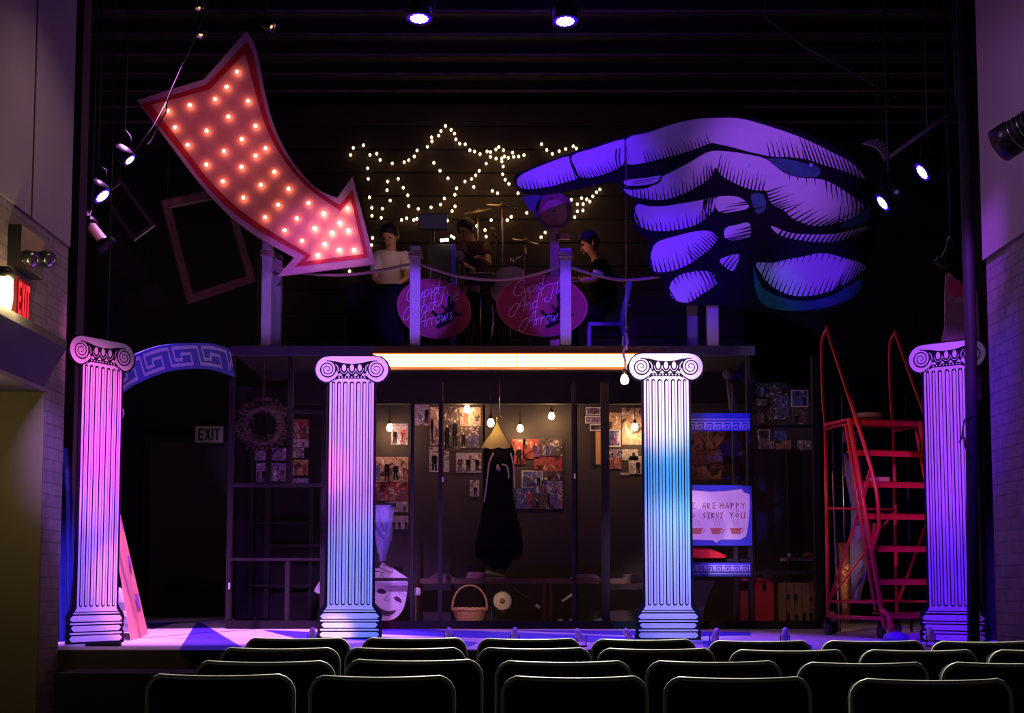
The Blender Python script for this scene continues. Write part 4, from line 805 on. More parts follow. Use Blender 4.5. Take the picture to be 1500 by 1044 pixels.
# ================================================================= PEOPLE
def skin(name, pts, edges, rad, m, parent, root=0, sub=2):
    me = bpy.data.meshes.new(name); og = WORLD[parent.name]
    me.from_pydata([tuple(V(p)-og) for p in pts], edges, []); me.materials.append(m)
    o = bpy.data.objects.new(name, me); COL.objects.link(o); o.parent = parent; WORLD[o.name] = og
    md = o.modifiers.new('skin', 'SKIN'); md.use_smooth_shade = True
    me.skin_vertices if hasattr(me, 'skin_vertices') else None
    if not me.skin_vertices: 
        bpy.context.view_layer.objects.active = o; bpy.ops.mesh.customdata_skin_add()
    for i, sv in enumerate(me.skin_vertices[0].data):
        r = rad[i]; sv.radius = r if isinstance(r, tuple) else (r, r); sv.use_root = (i == root)
    s = o.modifiers.new('sub', 'SUBSURF'); s.levels = sub; s.render_levels = sub
    return o
def hand(parent, w, d, up, m):
    "palm with four curled fingers and a thumb at wrist w, pointing along d"
    d = V(d).normalized(); up = V(up).normalized(); s = d.cross(up).normalized()
    pts = [V(w), V(w)+d*.045, V(w)+d*.085]; ed = [(0, 1), (1, 2)]; rd = [(.024, .017), (.036, .016), (.036, .014)]
    skin('palm', pts, ed, rd, m, parent, sub=1)
    for i, L in enumerate((.062, .072, .068, .052)):
        b = V(w)+d*.085+s*(.027-.018*i); a = b+d*L*.45-up*.006; c = a+d*L*.35-up*.022; e = c+d*L*.1-up*.026
        skin('finger', [b-d*.012, a, c, e], [(0, 1), (1, 2), (2, 3)], [.009, .0085, .008, .007], m, parent, sub=1)
    b = V(w)+d*.03+s*.03; skin('thumb', [b, b+d*.03+s*.025, b+d*.06+s*.028-up*.01], [(0, 1), (1, 2)], [.012, .010, .008], m, parent, sub=1)
def person(label, hip, chest, neck, head, face, shl, shr, ell, elr, wrl, wrr, knl, knr, ftl, ftr, shirt, sleeve=1.0, trousers=BLKC, hair_r=.128, group=None):
    "seated figure: every argument is a world point; face is the direction it looks"
    t = thing('person', label, 'person', (hip[0], hip[1], zd), group)
    hip, chest, neck, head = map(V, (hip, chest, neck, head)); fd = V(face).normalized(); up = (head-neck).normalized()
    up = (up-fd*up.dot(fd)).normalized(); sd = fd.cross(up).normalized()
    sk = SKIN
    skull = [neck, neck+(head-neck)*.45-fd*.005, head-up*.055+fd*.014, head+up*.02-fd*.004, head+up*.09-fd*.012]
    pts = [hip, hip.lerp(chest, .5), chest]+skull+[V(shl), V(ell), V(wrl), V(shr), V(elr), V(wrr)]
    ed = [(0, 1), (1, 2), (2, 3), (3, 4), (4, 5), (5, 6), (6, 7), (2, 8), (8, 9), (9, 10), (2, 11), (11, 12), (12, 13)]
    rd = [.13, .12, .12, .066, .064, .084, .108, .078, .062, .040, .026, .058, .040, .026]
    hl = [hip+(V(knl)-hip)*.15, V(knl), V(ftl)]; hr = [hip+(V(knr)-hip)*.15, V(knr), V(ftr)]
    pts += hl+hr; ed += [(0, 14), (14, 15), (15, 16), (0, 17), (17, 18), (18, 19)]; rd += [.085, .058, .042]*2
    b = skin('body', pts, ed, rd, sk, t); lab(b, 'bare skin of face and forearms')
    # face
    m = MB(); m.prism([head-up*.002+fd*.104, head-up*.050+fd*.132-sd*.001, head-up*.060+fd*.102-sd*.019, head-up*.060+fd*.102+sd*.019], -fd*.025, sk); m.build('nose', t)
    for s_ in (-1, 1):
        m = MB(); m.ball(head+fd*.096+sd*s_*.038+up*.004, .014, mat('eye_dark', (.03, .02, .02), .2), n=8); m.build('eye', t)
        m = MB(); m.ball(head+sd*s_*.102-up*.01-fd*.008, .029, sk, n=8, sx=.5, sy=.8, sz=1.3); m.build('ear', t)
    m = MB(); m.tube([head-up*.086+fd*.096-sd*.03, head-up*.088+fd*.106, head-up*.086+fd*.096+sd*.03], .007, mat('lip', (.3, .09, .08), .5), n=6); m.build('mouth', t)
    m = MB(); q = Matrix((sd, fd, up)).transposed(); n = 20; prof = []; rr_ = random.Random(int(head.x*100))
    vs = []; fs = []
    for i in range(9):
        th = i/8*pi*.76
        for j in range(n):
            a = 2*pi*j/n; fr = max(0, sin(a)); th2 = th*(1-.50*fr)
            v = V((sin(th2)*cos(a)*.092, sin(th2)*sin(a)*.102, cos(th2)*.102))*(hair_r/.104)*(1+.03*sin(5*a+3*i)+rr_.uniform(-.04, .05)); vs.append(head+up*.028-fd*.008+q@v)
    for i in range(8): fs += [(i*n+j, i*n+(j+1) % n, (i+1)*n+(j+1) % n, (i+1)*n+j) for j in range(n)]
    m.add(vs, fs, HAIR, True); m.build('hair', t)
    # clothes
    L = lambda a, b, k: V(a).lerp(V(b), k)
    pts = [hip+(hip-chest)*.1, hip.lerp(chest, .5), chest, L(chest, neck, .6), V(shl), L(shl, ell, sleeve), V(shr), L(shr, elr, sleeve)]
    skin('shirt', pts, [(0, 1), (1, 2), (2, 3), (2, 4), (4, 5), (2, 6), (6, 7)], [.155, .15, .158, .10, .094, .074, .094, .074], shirt, t)
    pts = [hip]+hl[:1]+[V(knl), V(ftl)+V((0, 0, .06))]+hr[:1]+[V(knr), V(ftr)+V((0, 0, .06))]
    skin('trousers', pts, [(0, 1), (1, 2), (2, 3), (0, 4), (4, 5), (5, 6)], [.14, .10, .07, .058, .10, .07, .058], trousers, t)
    for f_, k_ in ((ftl, knl), (ftr, knr)):
        dd = V(face); dd.z = 0; dd.normalize(); c = V(f_); m = MB(); m.prism([c-dd*.06+V((0, 0, -.03)), c+dd*.17+V((0, 0, -.03)), c+dd*.18+V((0, 0, 0)), c+dd*.05+V((0, 0, .05)), c-dd*.06+V((0, 0, .05))], dd.cross(V((0, 0, 1)))*.08, BLK); m.build('shoe', t)
    for w_, e_ in ((wrl, ell), (wrr, elr)): hand(t, w_, V(w_)-V(e_), (0, 0, 1), sk)
    return t
def seat_pts(hx, hy, Y, fwd, lean): pass
# pale shirted person beside the arrow tip (faces the house, head bowed to the keyboard)
Yp = 15.0; h = P(571, 346, Yp); n_ = P(573, 368, Yp+.03); S = lambda x, y, dy=0: P(x, y, Yp+dy)
hp = S(573, 440, .18); 
person('person in a pale V necked shirt bowed over the keyboard beside the arrow tip', hp, S(572, 388, .08), n_, h-V((0, .02, 0)), (-.25, -.85, -.55), S(553, 377, .06), S(593, 377, .06), S(549, 408, -.1), S(597, 408, -.1), S(560, 415, -.36), S(586, 415, -.36),
       V((hp.x-.12, hp.y-.42, zd+.5)), V((hp.x+.12, hp.y-.42, zd+.5)), V((hp.x-.13, hp.y-.4, zd+.04)), V((hp.x+.13, hp.y-.4, zd+.04)), WHITEC, .75)
m = MB()
t = thing('stool', 'black stool under the pale shirted person', 'stool', (hp.x, hp.y, zd)); m.lathe([(.16, hp.z-zd-.19), (.17, hp.z-zd-.17), (.16, hp.z-zd-.14)], (hp.x, hp.y+.02, zd), BLKC, n=16); m.build('seat', t)
m = MB(); m.tube([(hp.x, hp.y+.02, zd), (hp.x, hp.y+.02, hp.z-.18)], .03, BLKM); m.build('pole', t)
t = thing('keyboard_stand', 'black cloth covered keyboard in front of the pale shirted person', 'keyboard', (hp.x, Yp-.45, zd))
zk = P(573, 420, Yp-.45).z
m = MB(); m.box((hp.x-.4, Yp-.58, zk-.08), (hp.x+.2, Yp-.32, zk), BLKM); m.build('keyboard_body', t)
m = MB()
for i in range(16): m.box((hp.x-.38+i*.035, Yp-.47, zk), (hp.x-.35+i*.035, Yp-.34, zk+.008), WHITE if i % 2 else INK)
m.build('keys', t)
m = MB(); m.box((hp.x-.42, Yp-.60, zd), (hp.x+.22, Yp-.585, zk-.0), BLKC); m.build('cloth_front', t)
# dark seated man on the blue chair (profile to the left)
Yq = 14.85; S = lambda x, y, dy=0: P(x, y, Yq+dy)
hp = S(889, 458, .1)
person('dark haired man in black shirt seated in profile, leaning forward to the left', hp, S(882, 402, .05), S(874, 378, .03), S(863, 357, 0), (-.90, -.25, -.32), S(876, 389, -.15), S(882, 389, .24), S(872, 409, -.2), S(870, 409, .25), S(849, 412, -.2), S(846, 408, .15),
       V((hp.x-.42, hp.y-.1, zd+.5)), V((hp.x-.42, hp.y+.14, zd+.5)), V((hp.x-.38, hp.y-.1, zd+.04)), V((hp.x-.4, hp.y+.15, zd+.04)), BLKC, .55)
t_ = bpy.data.objects['person.001'] if 'person.001' in bpy.data.objects else None
m = MB(); c = S(876, 401, -.2); m.lathe([(.062, -.02), (.068, 0), (.062, .02)], c, WHITEC, n=14, axis=(-.3, 0, -1)); 
if t_: lab(m.build('cuff', t_), 'pale sleeve cuff')
CB = mat('pale_blue_chair_paint', (0.14, 0.19, 0.30), 0.6)
t = thing('wooden_chair', 'pale blue painted chair carrying the man in black', 'chair', (hp.x, hp.y, zd))
zs = hp.z-.15; x0, x1, ya_, yb_ = hp.x-.24, hp.x+.18, hp.y-.2, hp.y+.2
m = MB(); m.box((x0, ya_, zs-.04), (x1, yb_, zs), CB); m.build('seat', t)
for X_, Y_ in ((x0+.02, ya_+.02), (x0+.02, yb_-.02)): m = MB(); m.bar((X_, Y_, zd), (X_, Y_, zs-.04), .045, .045, CB); m.build('leg', t)
for Y_ in (ya_+.02, yb_-.02): m = MB(); m.bar((x1+.04, Y_, zd), (x1-.02, Y_, zs), .05, .045, CB); m.bar((x1-.02, Y_, zs), (x1+.07, Y_, zs+.48), .05, .045, CB); m.build('back_post', t)
m = MB()
for k in (.2, .42): m.bar((x1+.03+k*.06, ya_, zs+k), (x1+.03+k*.06, yb_, zs+k), .02, .08, CB, up=(1, 0, 0))
m.build('back_slat', t)
m = MB(); m.bar((x0+.02, ya_+.02, zd+.1), (x1+.02, ya_+.02, zd+.1), .03, .03, CB); m.bar((x0+.02, yb_-.02, zd+.1), (x1+.02, yb_-.02, zd+.1), .03, .03, CB); m.build('stretcher', t)
# drummer, very dim
Yr = 16.1; S = lambda x, y, dy=0: P(x, y, Yr+dy); hp = S(692, 430, .15)
MAR = mat('maroon_cloth', (0.06, 0.018, 0.016), 0.9)
person('dim drummer in a maroon shirt looking down between the two oval signs', hp, S(693, 372, .1), S(688, 350, .05), S(683, 336, 0), (-.6, -.6, -.45), S(677, 362, -.02), S(712, 362, .1), S(673, 385, -.25), S(716, 388, -.2), S(686, 390, -.45), S(704, 378, -.5),
       V((hp.x-.15, hp.y-.4, zd+.5)), V((hp.x+.2, hp.y-.38, zd+.5)), V((hp.x-.15, hp.y-.35, zd+.04)), V((hp.x+.22, hp.y-.35, zd+.04)), MAR, .6)
t = thing('stool', 'low black drum stool under the drummer', 'stool', (hp.x, hp.y, zd)); m = MB(); m.lathe([(.15, hp.z-zd-.2), (.16, hp.z-zd-.15)], (hp.x, hp.y, zd), BLKC, n=16); m.build('seat', t)
m = MB(); m.tube([(hp.x, hp.y, zd), (hp.x, hp.y, hp.z-.19)], .025, BLKM); m.build('pole', t)
BRASS = mat('dull_brass', (0.30, 0.22, 0.09), 0.35, metal=0.9); DRUM = mat('drum_skin', (0.30, 0.25, 0.17), 0.6)
def drum(px, py, Y, r, hgt, ax, label, group='drum kit pieces'):
    c = P(px, py, Y); t = thing('drum', label, 'drum', (c.x, c.y, zd), group)
    m = MB(); m.lathe([(r, -hgt), (r, 0)], c, mat('drum_shell', (0.05, 0.03, 0.025), 0.4), n=24, axis=ax); m.build('shell', t)
    m = MB(); m.lathe([(r*.97, 0), (r*.9, .006), (.01, .008)], c, DRUM, n=24, axis=ax); m.build('drum_head', t)
    m = MB(); m.tube([c+V((cos(q), sin(q), 0))*0 for q in (0, 1)]+[V((c.x, c.y+.05, zd))], .012, CHROME, n=6)
    for s in (-1, 1): m.tube([c+V((s*r*.7, .06, -hgt*.5)), V((c.x+s*r, c.y+.12, zd))], .01, CHROME, n=6)
    m.build('stand', t)
drum(672, 375, 15.3, .075, .12, (.2, -1, .1), 'small round drum facing the house beside the blue edged speaker')
drum(704, 400, 15.3, .18, .14, (0, -.25, 1), 'snare drum in front of the drummer')
drum(748, 420, 15.3, .27, .4, (0, -1, .05), 'large bass drum low behind the rope')
def cymbal(px, py, Y, r, tilt, label):
    c = P(px, py, Y); t = thing('cymbal', label, 'cymbal', (c.x, c.y, zd), 'cymbals on stands')
    m = MB(); m.lathe([(.003, .012), (.03, .012), (.04, 0), (r, -.01), (r, -.014), (.04, -.004)], c, BRASS, n=28, axis=(tilt, -.35, 1), cap=False); m.build('disc', t)
    m = MB(); m.tube([c+V((0, 0, .03)), c-V((0, 0, .2)), V((c.x, c.y, zd+.3))], .011, CHROME, n=6)
    for k in range(3): m.tube([(c.x, c.y, zd+.35), (c.x+.2*cos(k*2.1), c.y+.2*sin(k*2.1), zd)], .009, CHROME, n=6)
    m.build('stand', t)
cymbal(736, 300, 16.2, .2, .1, 'cymbal on the tall stand right of the drummer'); cymbal(700, 308, 16.5, .18, -.2, 'smaller cymbal behind the drummer head'); cymbal(770, 352, 15.8, .17, .2, 'low cymbal left of the round wooden board')
def mic(px, py, Y, label, tip):
    c = P(px, py, Y); e = P(tip[0], tip[1], Y-.1); t = thing('microphone_stand', label, 'stand', (c.x, c.y, zd), 'microphone stands')
    m = MB(); m.tube([(c.x, c.y, zd), c], .012, BLKM, n=6)
    for k in range(3): m.tube([(c.x, c.y, zd+.06), (c.x+.25*cos(k*2.1+.3), c.y+.25*sin(k*2.1+.3), zd+.01)], .01, BLKM, n=6)
    m.build('pole', t); m = MB(); m.tube([c, e], .009, CHROME, n=6); m.build('boom_arm', t)
    m = MB(); m.ball(e, .028, CHROME, n=8); m.build('microphone', t)
mic(770, 372, 14.9, 'microphone stand with bright boom between drummer and round board', (750, 382)); mic(728, 350, 15.6, 'microphone stand behind the rope right of the drummer', (722, 336))
# monitor, speaker, music lamp
c = P(634, 325, 15.9); t = thing('monitor', 'dull purple lit screen behind the left violet post', 'screen', (c.x, 15.9, zd))
a, b = P(613, 336, 15.9), P(655, 313, 15.9); m = MB(); m.box((a.x, 15.9, a.z), (b.x, 15.94, b.z), BLKM); m.build('case', t)
m = MB(); m.sheet([(a.x+.01, 15.897, a.z+.01), (b.x-.01, 15.897, a.z+.01), (b.x-.01, 15.897, b.z-.01), (a.x+.01, 15.897, b.z-.01)], emis('dim_screen', (.10, .06, .16), .15)); m.build('screen', t)
m = MB(); m.tube([(c.x, 15.93, zd), (c.x, 15.93, a.z)], .02, BLKM); m.build('stand', t)
a, b = P(626, 400, 15.0), P(667, 357, 15.0); t = thing('speaker_cabinet', 'dark cabinet with deep blue edge behind the left violet post', 'speaker', ((a.x+b.x)/2, 15.0, zd))
m = MB(); m.box((a.x, 15.0, zd), (b.x-.05, 15.35, b.z), BLK); m.build('cabinet', t); m = MB(); m.box((b.x-.05, 14.99, zd), (b.x, 15.35, b.z), mat('blue_side', (.04, .04, .4), .5)); lab(m.build('side_panel', t), 'deep blue side')
a = P(651, 351, 14.95); t = thing('music_stand_lamp', 'two small bright lamp strips above the dark cabinet', 'lamp', (a.x, 14.95, zd))
GL = emis('lamp_strip_glow', (1.0, .85, .55), 7.0, light=False)
m = MB(); m.bar(P(645, 352, 14.95), P(657, 351, 14.95), .03, .02, GL); m.bar(P(660, 345, 14.95), P(666, 349, 14.95), .022, .02, GL); m.build('light_strip', t)
m = MB(); m.tube([a, (a.x, 14.97, P(651, 357, 15).z), ], .008, BLKM, n=6); m.tube([P(657, 351, 14.96), P(660, 345, 14.96)], .006, BLKM, n=5); m.build('neck', t)
# round wooden board on a post
Yw = 14.40; t = thing('round_board_post', 'round pinkish wooden board with blue side wings on a pale post', 'prop', (P(812, 508, Yw).x, Yw, zd))
PKW = mat('pinkish_raw_board', (0.42, 0.20, 0.17), 0.7, var=.15, scale=8); GBL = mat('grey_blue_paint', (0.10, 0.12, 0.18), 0.7); RBR = mat('red_brown_rim', (0.26, 0.07, 0.07), .7)
circ = lambda cx, cy, rx, ry, d, n=28: [P(cx+rx*cos(q), cy+ry*sin(q), Yw-d) for q in [2*pi*i/n for i in range(n)]]
m = MB(); m.prism(circ(811, 309, 27, 28, 0), (0, .015, 0), GBL); m.prism([P(x, y, Yw) for x, y in ((764, 288), (790, 284), (795, 300), (786, 312), (776, 308), (770, 298))], (0, .012, 0), GBL); lab(m.build('blue_wing', t), 'grey blue painted wings')
m = MB(); m.prism(circ(812, 308, 23, 26, .006), (0, .005, 0), RBR); m.build('rim', t)
m = MB(); m.prism(circ(812, 311, 19, 19, .012), (0, .005, 0), PKW); m.sheet(circ(812, 309, 1.6, 1.6, .013, 8), INK); m.sheet(circ(808, 290, 1.6, 1.6, .013, 8), INK); m.build('disc', t)
PWD = mat('pinkish_post_wood', (0.40, 0.25, 0.20), .75, var=.25, scale=9)
m = MB(); a, b = P(806, 508, Yw), P(819, 334, Yw); m.box((a.x, Yw-.03, zd), (b.x, Yw+.02, b.z), PWD); a, b = P(819, 351, Yw), P(835, 343, Yw); m.box((a.x-.03, Yw-.03, a.z), (b.x, Yw+.0, b.z), PWD); m.build('post', t)
# hanging tool rope with bulb at the front
Yb = 13.4; t = thing('pendant_bulb', 'glowing bare bulb hanging on a thin line beside the near white column', 'lamp', P(915, 567, Yb))
m = MB(); m.tube([P(917, 207, YH+.01), P(917, 225, YH-.03), P(917, 300, Yb), P(917, 485, Yb)], .004, ROPE, n=5); m.tube([P(917+4*cos(q), 483+5*sin(q), Yb) for q in [i*pi/5 for i in range(10)]], .004, CHROME, n=5, closed=True); m.build('line', t)
m = MB(); m.tube(cat_rom([P(x, y, Yb) for x, y in ((916, 488), (920, 500), (913, 515), (916, 530), (914, 545))], 3, False), .012, mat('purple_cord', (.28, .2, .45), .7), n=6)
m.tube([P(x, y, Yb) for x, y in ((913, 492), (912, 505), (918, 512), (917, 495))], .01, mat('purple_cord', (.28, .2, .45), .7), n=6); m.build('knotted_cord', t)
BG = emis('bare_bulb_glow', (1.0, .62, .26), 30.0)
def bulb_mesh(c, r): m = MB(); m.lathe([(.002, -r), (r*.7, -r*.72), (r, 0), (r*.8, r*.7), (r*.4, r*1.4)], c, BG, n=12, cap=False); return m
bulb_mesh(P(915, 557, Yb), .045).build('glass_bulb', t); m = MB(); m.lathe([(.022, 0), (.024, .05), (.01, .07)], P(915, 557, Yb)+V((0, 0, .055)), BLKM, n=12); m.build('socket', t)
point('pendant_glow', P(915, 556, Yb-.1), (1.0, .6, .28), 7, .05)
YB = 15.72
for x, y, tall, lb in ((571, 627, 0, 'bare bulb right beside the second column'), (684, 600, 0, 'highest bare bulb in front of the upper photo collage'), (719, 620, 0, 'bare bulb beside the hanger tip of the dress'), (762, 628, 0, 'bare bulb above the big poster group'), (808, 610, 0, 'bare bulb above the white boots print'), (930, 626, 0, 'bare bulb in front of the yellow map print')):
    YB = 14.5 if x == 719 else 15.8; c = P(x, y, YB); t = thing('bare_bulb', lb, 'bulb', c-V((0, 0, .04)), 'festoon of bare bulbs under the platform')
    bulb_mesh(c, .040).build('glass_bulb', t)
    m = MB(); m.lathe([(.018, 0), (.02, .04), (.008, .06)], c+V((0, 0, .04)), BLKM, n=10); m.tube([c+V((0, 0, .09)), V((c.x, YB, zd-.06))], .005, BLKM, n=5); m.build('socket_and_flex', t)
    point('bulb_glow', c+V((0, -.02, -.05)), (1.0, .58, .25), 2.0 if x == 719 else 6.5 if x < 900 else 9, .03)
# ================================================================= PROPS UNDER THE PLATFORM
YS = 15.5
SHW = mat('bench_wood', (0.16, 0.09, 0.06), 0.6, var=.3)
t = thing('bench', 'long low brown bench shelf running behind the basket', 'bench', (0, YS, 0))
a, b = P(608, 856, YS-.2), P(960, 846, YS-.2); z0, z1 = P(700, 854.5, YS-.2).z, P(700, 847, YS-.2).z
m = MB(); m.box((a.x, YS-.2, z0), (b.x, YS+.2, z1), SHW); m.build('top', t)
for px in (612, 797, 806, 955): x = P(px, 880, YS).x; m = MB(); m.box((x-.02, YS-.15, 0), (x+.02, YS+.15, z0), SHW); m.build('leg', t)
zb = z1
def cloth_pile(cx, w, h, m_, name, label, cat_, Y=YS-.05, n=3, z=None, grp=None):
    z = zb if z is None else z; c = P(cx, 845, Y).x; m = MB(); hh = h/n; rn = random.Random(cx)
    for i in range(n):
        ww = w*(1-.08*i)*rn.uniform(.92, 1.04); z_ = z+hh*i; sec = [(-ww/2, hh*.2), (-ww/2+.01, hh*.95), (-ww/4, hh*1.02), (ww/4, hh*.98), (ww/2-.01, hh*.9), (ww/2, hh*.15), (ww/2-.01, .002), (-ww/2+.01, .002)]
        m.prism([(c+x, Y-.1, z_+y) for x, y in sec], (0, .2, 0), m_)
    return tag(m.build(name), label, cat_, grp)
PKC = mat('pink_cloth', (.55, .30, .27), .9, bump=.3, scale=14)
cloth_pile(697, .25, .075, PKC, 'folded_towel', 'folded pink towel on the bench above the basket', 'towel')
cloth_pile(647, .28, .06, mat('grey_cloth', (.16, .12, .12), .9), 'folded_cloth', 'loose grey cloth at the left end of the bench', 'cloth', n=4)
cloth_pile(857, .34, .05, mat('cream_cloth', (.40, .33, .28), .9), 'folded_cloth', 'thin stack of cream cloth near the right end of the bench', 'cloth', n=3)
cloth_pile(925, .2, .05, mat('grey_cloth', (.16, .12, .12), .9), 'folded_cloth', 'grey cloth at the far right of the bench behind the near white column', 'cloth', n=3)
m = MB(); a = P(684, 832, YS+.1); m.box((P(681, 840, YS+.1).x, YS+.08, zb), (P(706, 840, YS+.1).x, YS+.16, P(684, 828, YS+.1).z), BLK); tag(m.build('small_black_box'), 'small black box behind the pink towel', 'box')
def shoe(px, Y, z, ang, m_, label, grp='shoes under the platform'):
    c = V((P(px, 870, Y).x, Y, z)); d = V((cos(ang), sin(ang), 0)); s = V((-d.y, d.x, 0)); t = thing('shoe', label, 'shoe', c, grp)
    m = MB(); prof = [(-.12, .03, .065), (-.08, .036, .085), (-.03, .034, .07), (.03, .038, .05), (.09, .042, .04), (.13, .03, .03)]
    vs = []; fs = []; n = 8
    for u, w_, h in prof: vs += [c+d*u+s*w_*cos(q)+V((0, 0, .012+h/2+h/2*sin(q))) for q in [2*pi*j/n for j in range(n)]]
    for i in range(len(prof)-1): fs += [(i*n+j, i*n+(j+1) % n, (i+1)*n+(j+1) % n, (i+1)*n+j) for j in range(n)]
    fs += [tuple(range(n)), tuple(range((len(prof)-1)*n, len(prof)*n))]; m.add(vs, fs, m_, True); m.build('upper', t)
    m = MB(); m.prism([c+d*u+s*v for u, v in ((-.13, -.034), (.0, -.036), (.08, -.043), (.135, -.02), (.135, .02), (.08, .043), (0, .036), (-.13, .034))], (0, 0, .014), WHITE); m.build('sole', t)
GRYS = mat('grey_green_leather', (.2, .19, .16), .5); YLS = mat('yellowish_leather', (.45, .38, .2), .5)
shoe(723, YS-.05, zb, .5, GRYS, 'grey shoe on the bench beside the pink towel'); shoe(823, 14.7, 0, 1.3, YLS, 'yellowish shoe on the floor left of the narrow post', ); shoe(838, 14.75, 0, 1.4, YLS, 'yellowish shoe on the floor half behind the narrow post'); shoe(870, 14.9, 0, 2.8, GRYS, 'grey shoe lying on the floor right of the narrow post')
# basket
Yk = 14.55; WICK = mat('wicker', (.50, .27, .10), .75, var=.5, scale=40, bump=.5); c = P(688, 908, Yk); c.z = 0
t = thing('wicker_basket', 'round wicker basket with a tall hoop handle on the floor', 'basket', c)
R0, R1, hb = .115, .19, P(688, 893, Yk).z; zt_ = P(688, 857, Yk).z
m = MB(); n = 40; rows = 7; vs = []; fs = []
for i in range(rows+1):
    for j in range(n): q = 2*pi*j/n; r = (R0+(R1-R0)*i/rows)+.006*(1 if (i+j) % 2 else -1); vs.append(c+V((r*cos(q), r*sin(q), .01+(hb)*i/rows)))
for i in range(rows): fs += [(i*n+j, i*n+(j+1) % n, (i+1)*n+(j+1) % n, (i+1)*n+j) for j in range(n)]
m.add(vs, fs, WICK, True); m.lathe([(R0, .01), (.01, .012)], c, WICK, n=20); m.build('bowl', t)
m = MB()
for k in range(2): m.tube([c+V((R1*cos(q), R1*sin(q), hb+.008+.006*sin(q*10+k*pi))) for q in [2*pi*i/60 for i in range(60)]], .014, WICK, n=6, closed=True)
m.build('rim', t)
m = MB()
for k in range(2): m.tube([c+V(((R1+.004+.006*sin(i*1.3+k*pi))*cos(i*pi/30), .006*cos(i*1.3+k*pi), hb+(zt_-hb)*sin(i*pi/30)**.85)) for i in range(31)], .009, WICK, n=6)
m.build('handle', t)
# par lamp with white face
Yl = 14.9; c = P(736, 880, Yl); t = thing('par_can_lamp', 'black stage lamp with a round cream face beside the basket', 'lamp', (c.x, Yl, 0))
m = MB(); m.lathe([(.07, .22), (.1, .15), (.125, 0), (.132, -.03), (.124, -.03), (.112, .0)], c, BLKM, n=24, axis=(0, 1, 0)); m.build('housing', t)
m = MB(); m.lathe([(.112, 0), (.098, -.012), (.04, -.02), (.003, -.02)], c, mat('cream_lens', (.75, .6, .42), .4), n=24, axis=(0, 1, 0)); lab(m.build('lens', t), 'cream coloured round lens')
m = MB(); m.lathe([(.03, -.024), (.003, -.028)], c, mat('tan_lens_centre', (.4, .28, .15), .4), n=16, axis=(0, 1, 0)); m.build('lens_centre', t)
m = MB(); m.tube([c+V((-.13, .05, 0)), (c.x-.13, Yl+.05, .03), (c.x+.13, Yl+.05, .03), c+V((.13, .05, 0))], .012, BLKM, n=6); m.build('yoke', t)
m = MB(); m.box((P(760, 900, 14.7).x-.1, 14.6, 0), (P(775, 900, 14.7).x, 14.75, .03), BLKM); m.build('shutter', t)
m = MB(); m.tube([P(752, 863, 15.1), P(795, 893, 14.9)], .015, BLKM, n=8); m.tube([P(785, 886, 14.93), P(791, 890.5, 14.91)], .017, WHITE, n=8); tag(m.build('stage_cane'), 'black cane with white tip leaning right of the cream faced lamp', 'cane')
m = MB(); m.tube([P(824, 880, 14.9), P(842, 868, 15.1)], .014, WHITE, n=8); m.tube([P(842, 868, 15.1), P(852, 864, 15.2)], .010, BLK, n=8); tag(m.build('stage_baton'), 'white baton leaning behind the yellowish shoes', 'baton')
# dress on hanger
Yd_ = 14.75; t = thing('black_dress', 'long black dress on a hanger with cream piping and ragged hem', 'dress', P(730, 832, Yd_))
prof = [(829, 724, 742, .05), (815, 699, 761, .12), (800, 697, 764, .15), (780, 701, 762, .15), (760, 704, 757, .14), (740, 707, 752, .13), (720, 709, 749, .11), (700, 709, 750, .10), (685, 708, 752, .10), (672, 707, 753, .10), (662, 708, 754, .09), (655, 712, 751, .06), (650, 722, 742, .03)]
m = MB(); n = 30; vs = []; fs = []; rn = random.Random(5)
for k, (y, x0, x1, dp) in enumerate(prof):
    a, b = P(x0, y, Yd_), P(x1, y, Yd_)
    for j in range(n):
        q = 2*pi*j/n; rr = 1+(.10*sin(7*q+k*.3) if k < 8 else .02*sin(5*q)); dz = rn.uniform(-.07, .05) if k == 0 else 0
        vs.append(V(((a.x+b.x)/2+(b.x-a.x)/2*cos(q)*rr, Yd_+dp*sin(q)*rr, a.z+dz)))
for i in range(len(prof)-1): fs += [(i*n+j, i*n+(j+1) % n, (i+1)*n+(j+1) % n, (i+1)*n+j) for j in range(n)]
fs += [tuple(range((len(prof)-1)*n, len(prof)*n))]
m.add(vs, fs, BLKC, True); m.build('gown', t)
m = MB(); rn = random.Random(8)
for i in range(34):
    x = 699+i*1.85; y = 806+rn.uniform(0, 10); L_ = rn.uniform(10, 20)
    m.sheet([P(x, y, Yd_-.14), P(x+3.2, y, Yd_-.14), P(x+1.6+rn.uniform(-2, 2), y+L_*(1.2-abs(x-731)/60), Yd_-.10)], BLKC)
m.build('ragged_hem', t)
KH = mat('khaki_net', (.32, .25, .08), .8, var=.3)
m = MB(); m.prism([P(x, y, Yd_-.09) for x, y in ((728, 617), (731, 624), (738, 637), (746, 650), (748, 655), (739, 657), (730, 655), (720, 658), (712, 655), (705, 656), (709, 648), (720, 634), (726, 622))], (0, .16, 0), KH); lab(m.build('net_hood', t), 'khaki net draped over the hanger')
m = MB(); cr = mat('cream_piping', (.6, .48, .38), .7)
for pts in ([(723, 663), (717, 676), (715, 690), (712, 715), (709, 735)], [(728, 688), (729, 680), (732, 690)], [(735, 680), (742, 682), (745, 692), (745, 700)], [(748, 663), (752, 680), (753, 700), (754, 715)]):
    m.tube(cat_rom([P(x, y, Yd_-.15) for x, y in pts], 3, False), .009, cr, n=5)
m.build('piping', t)
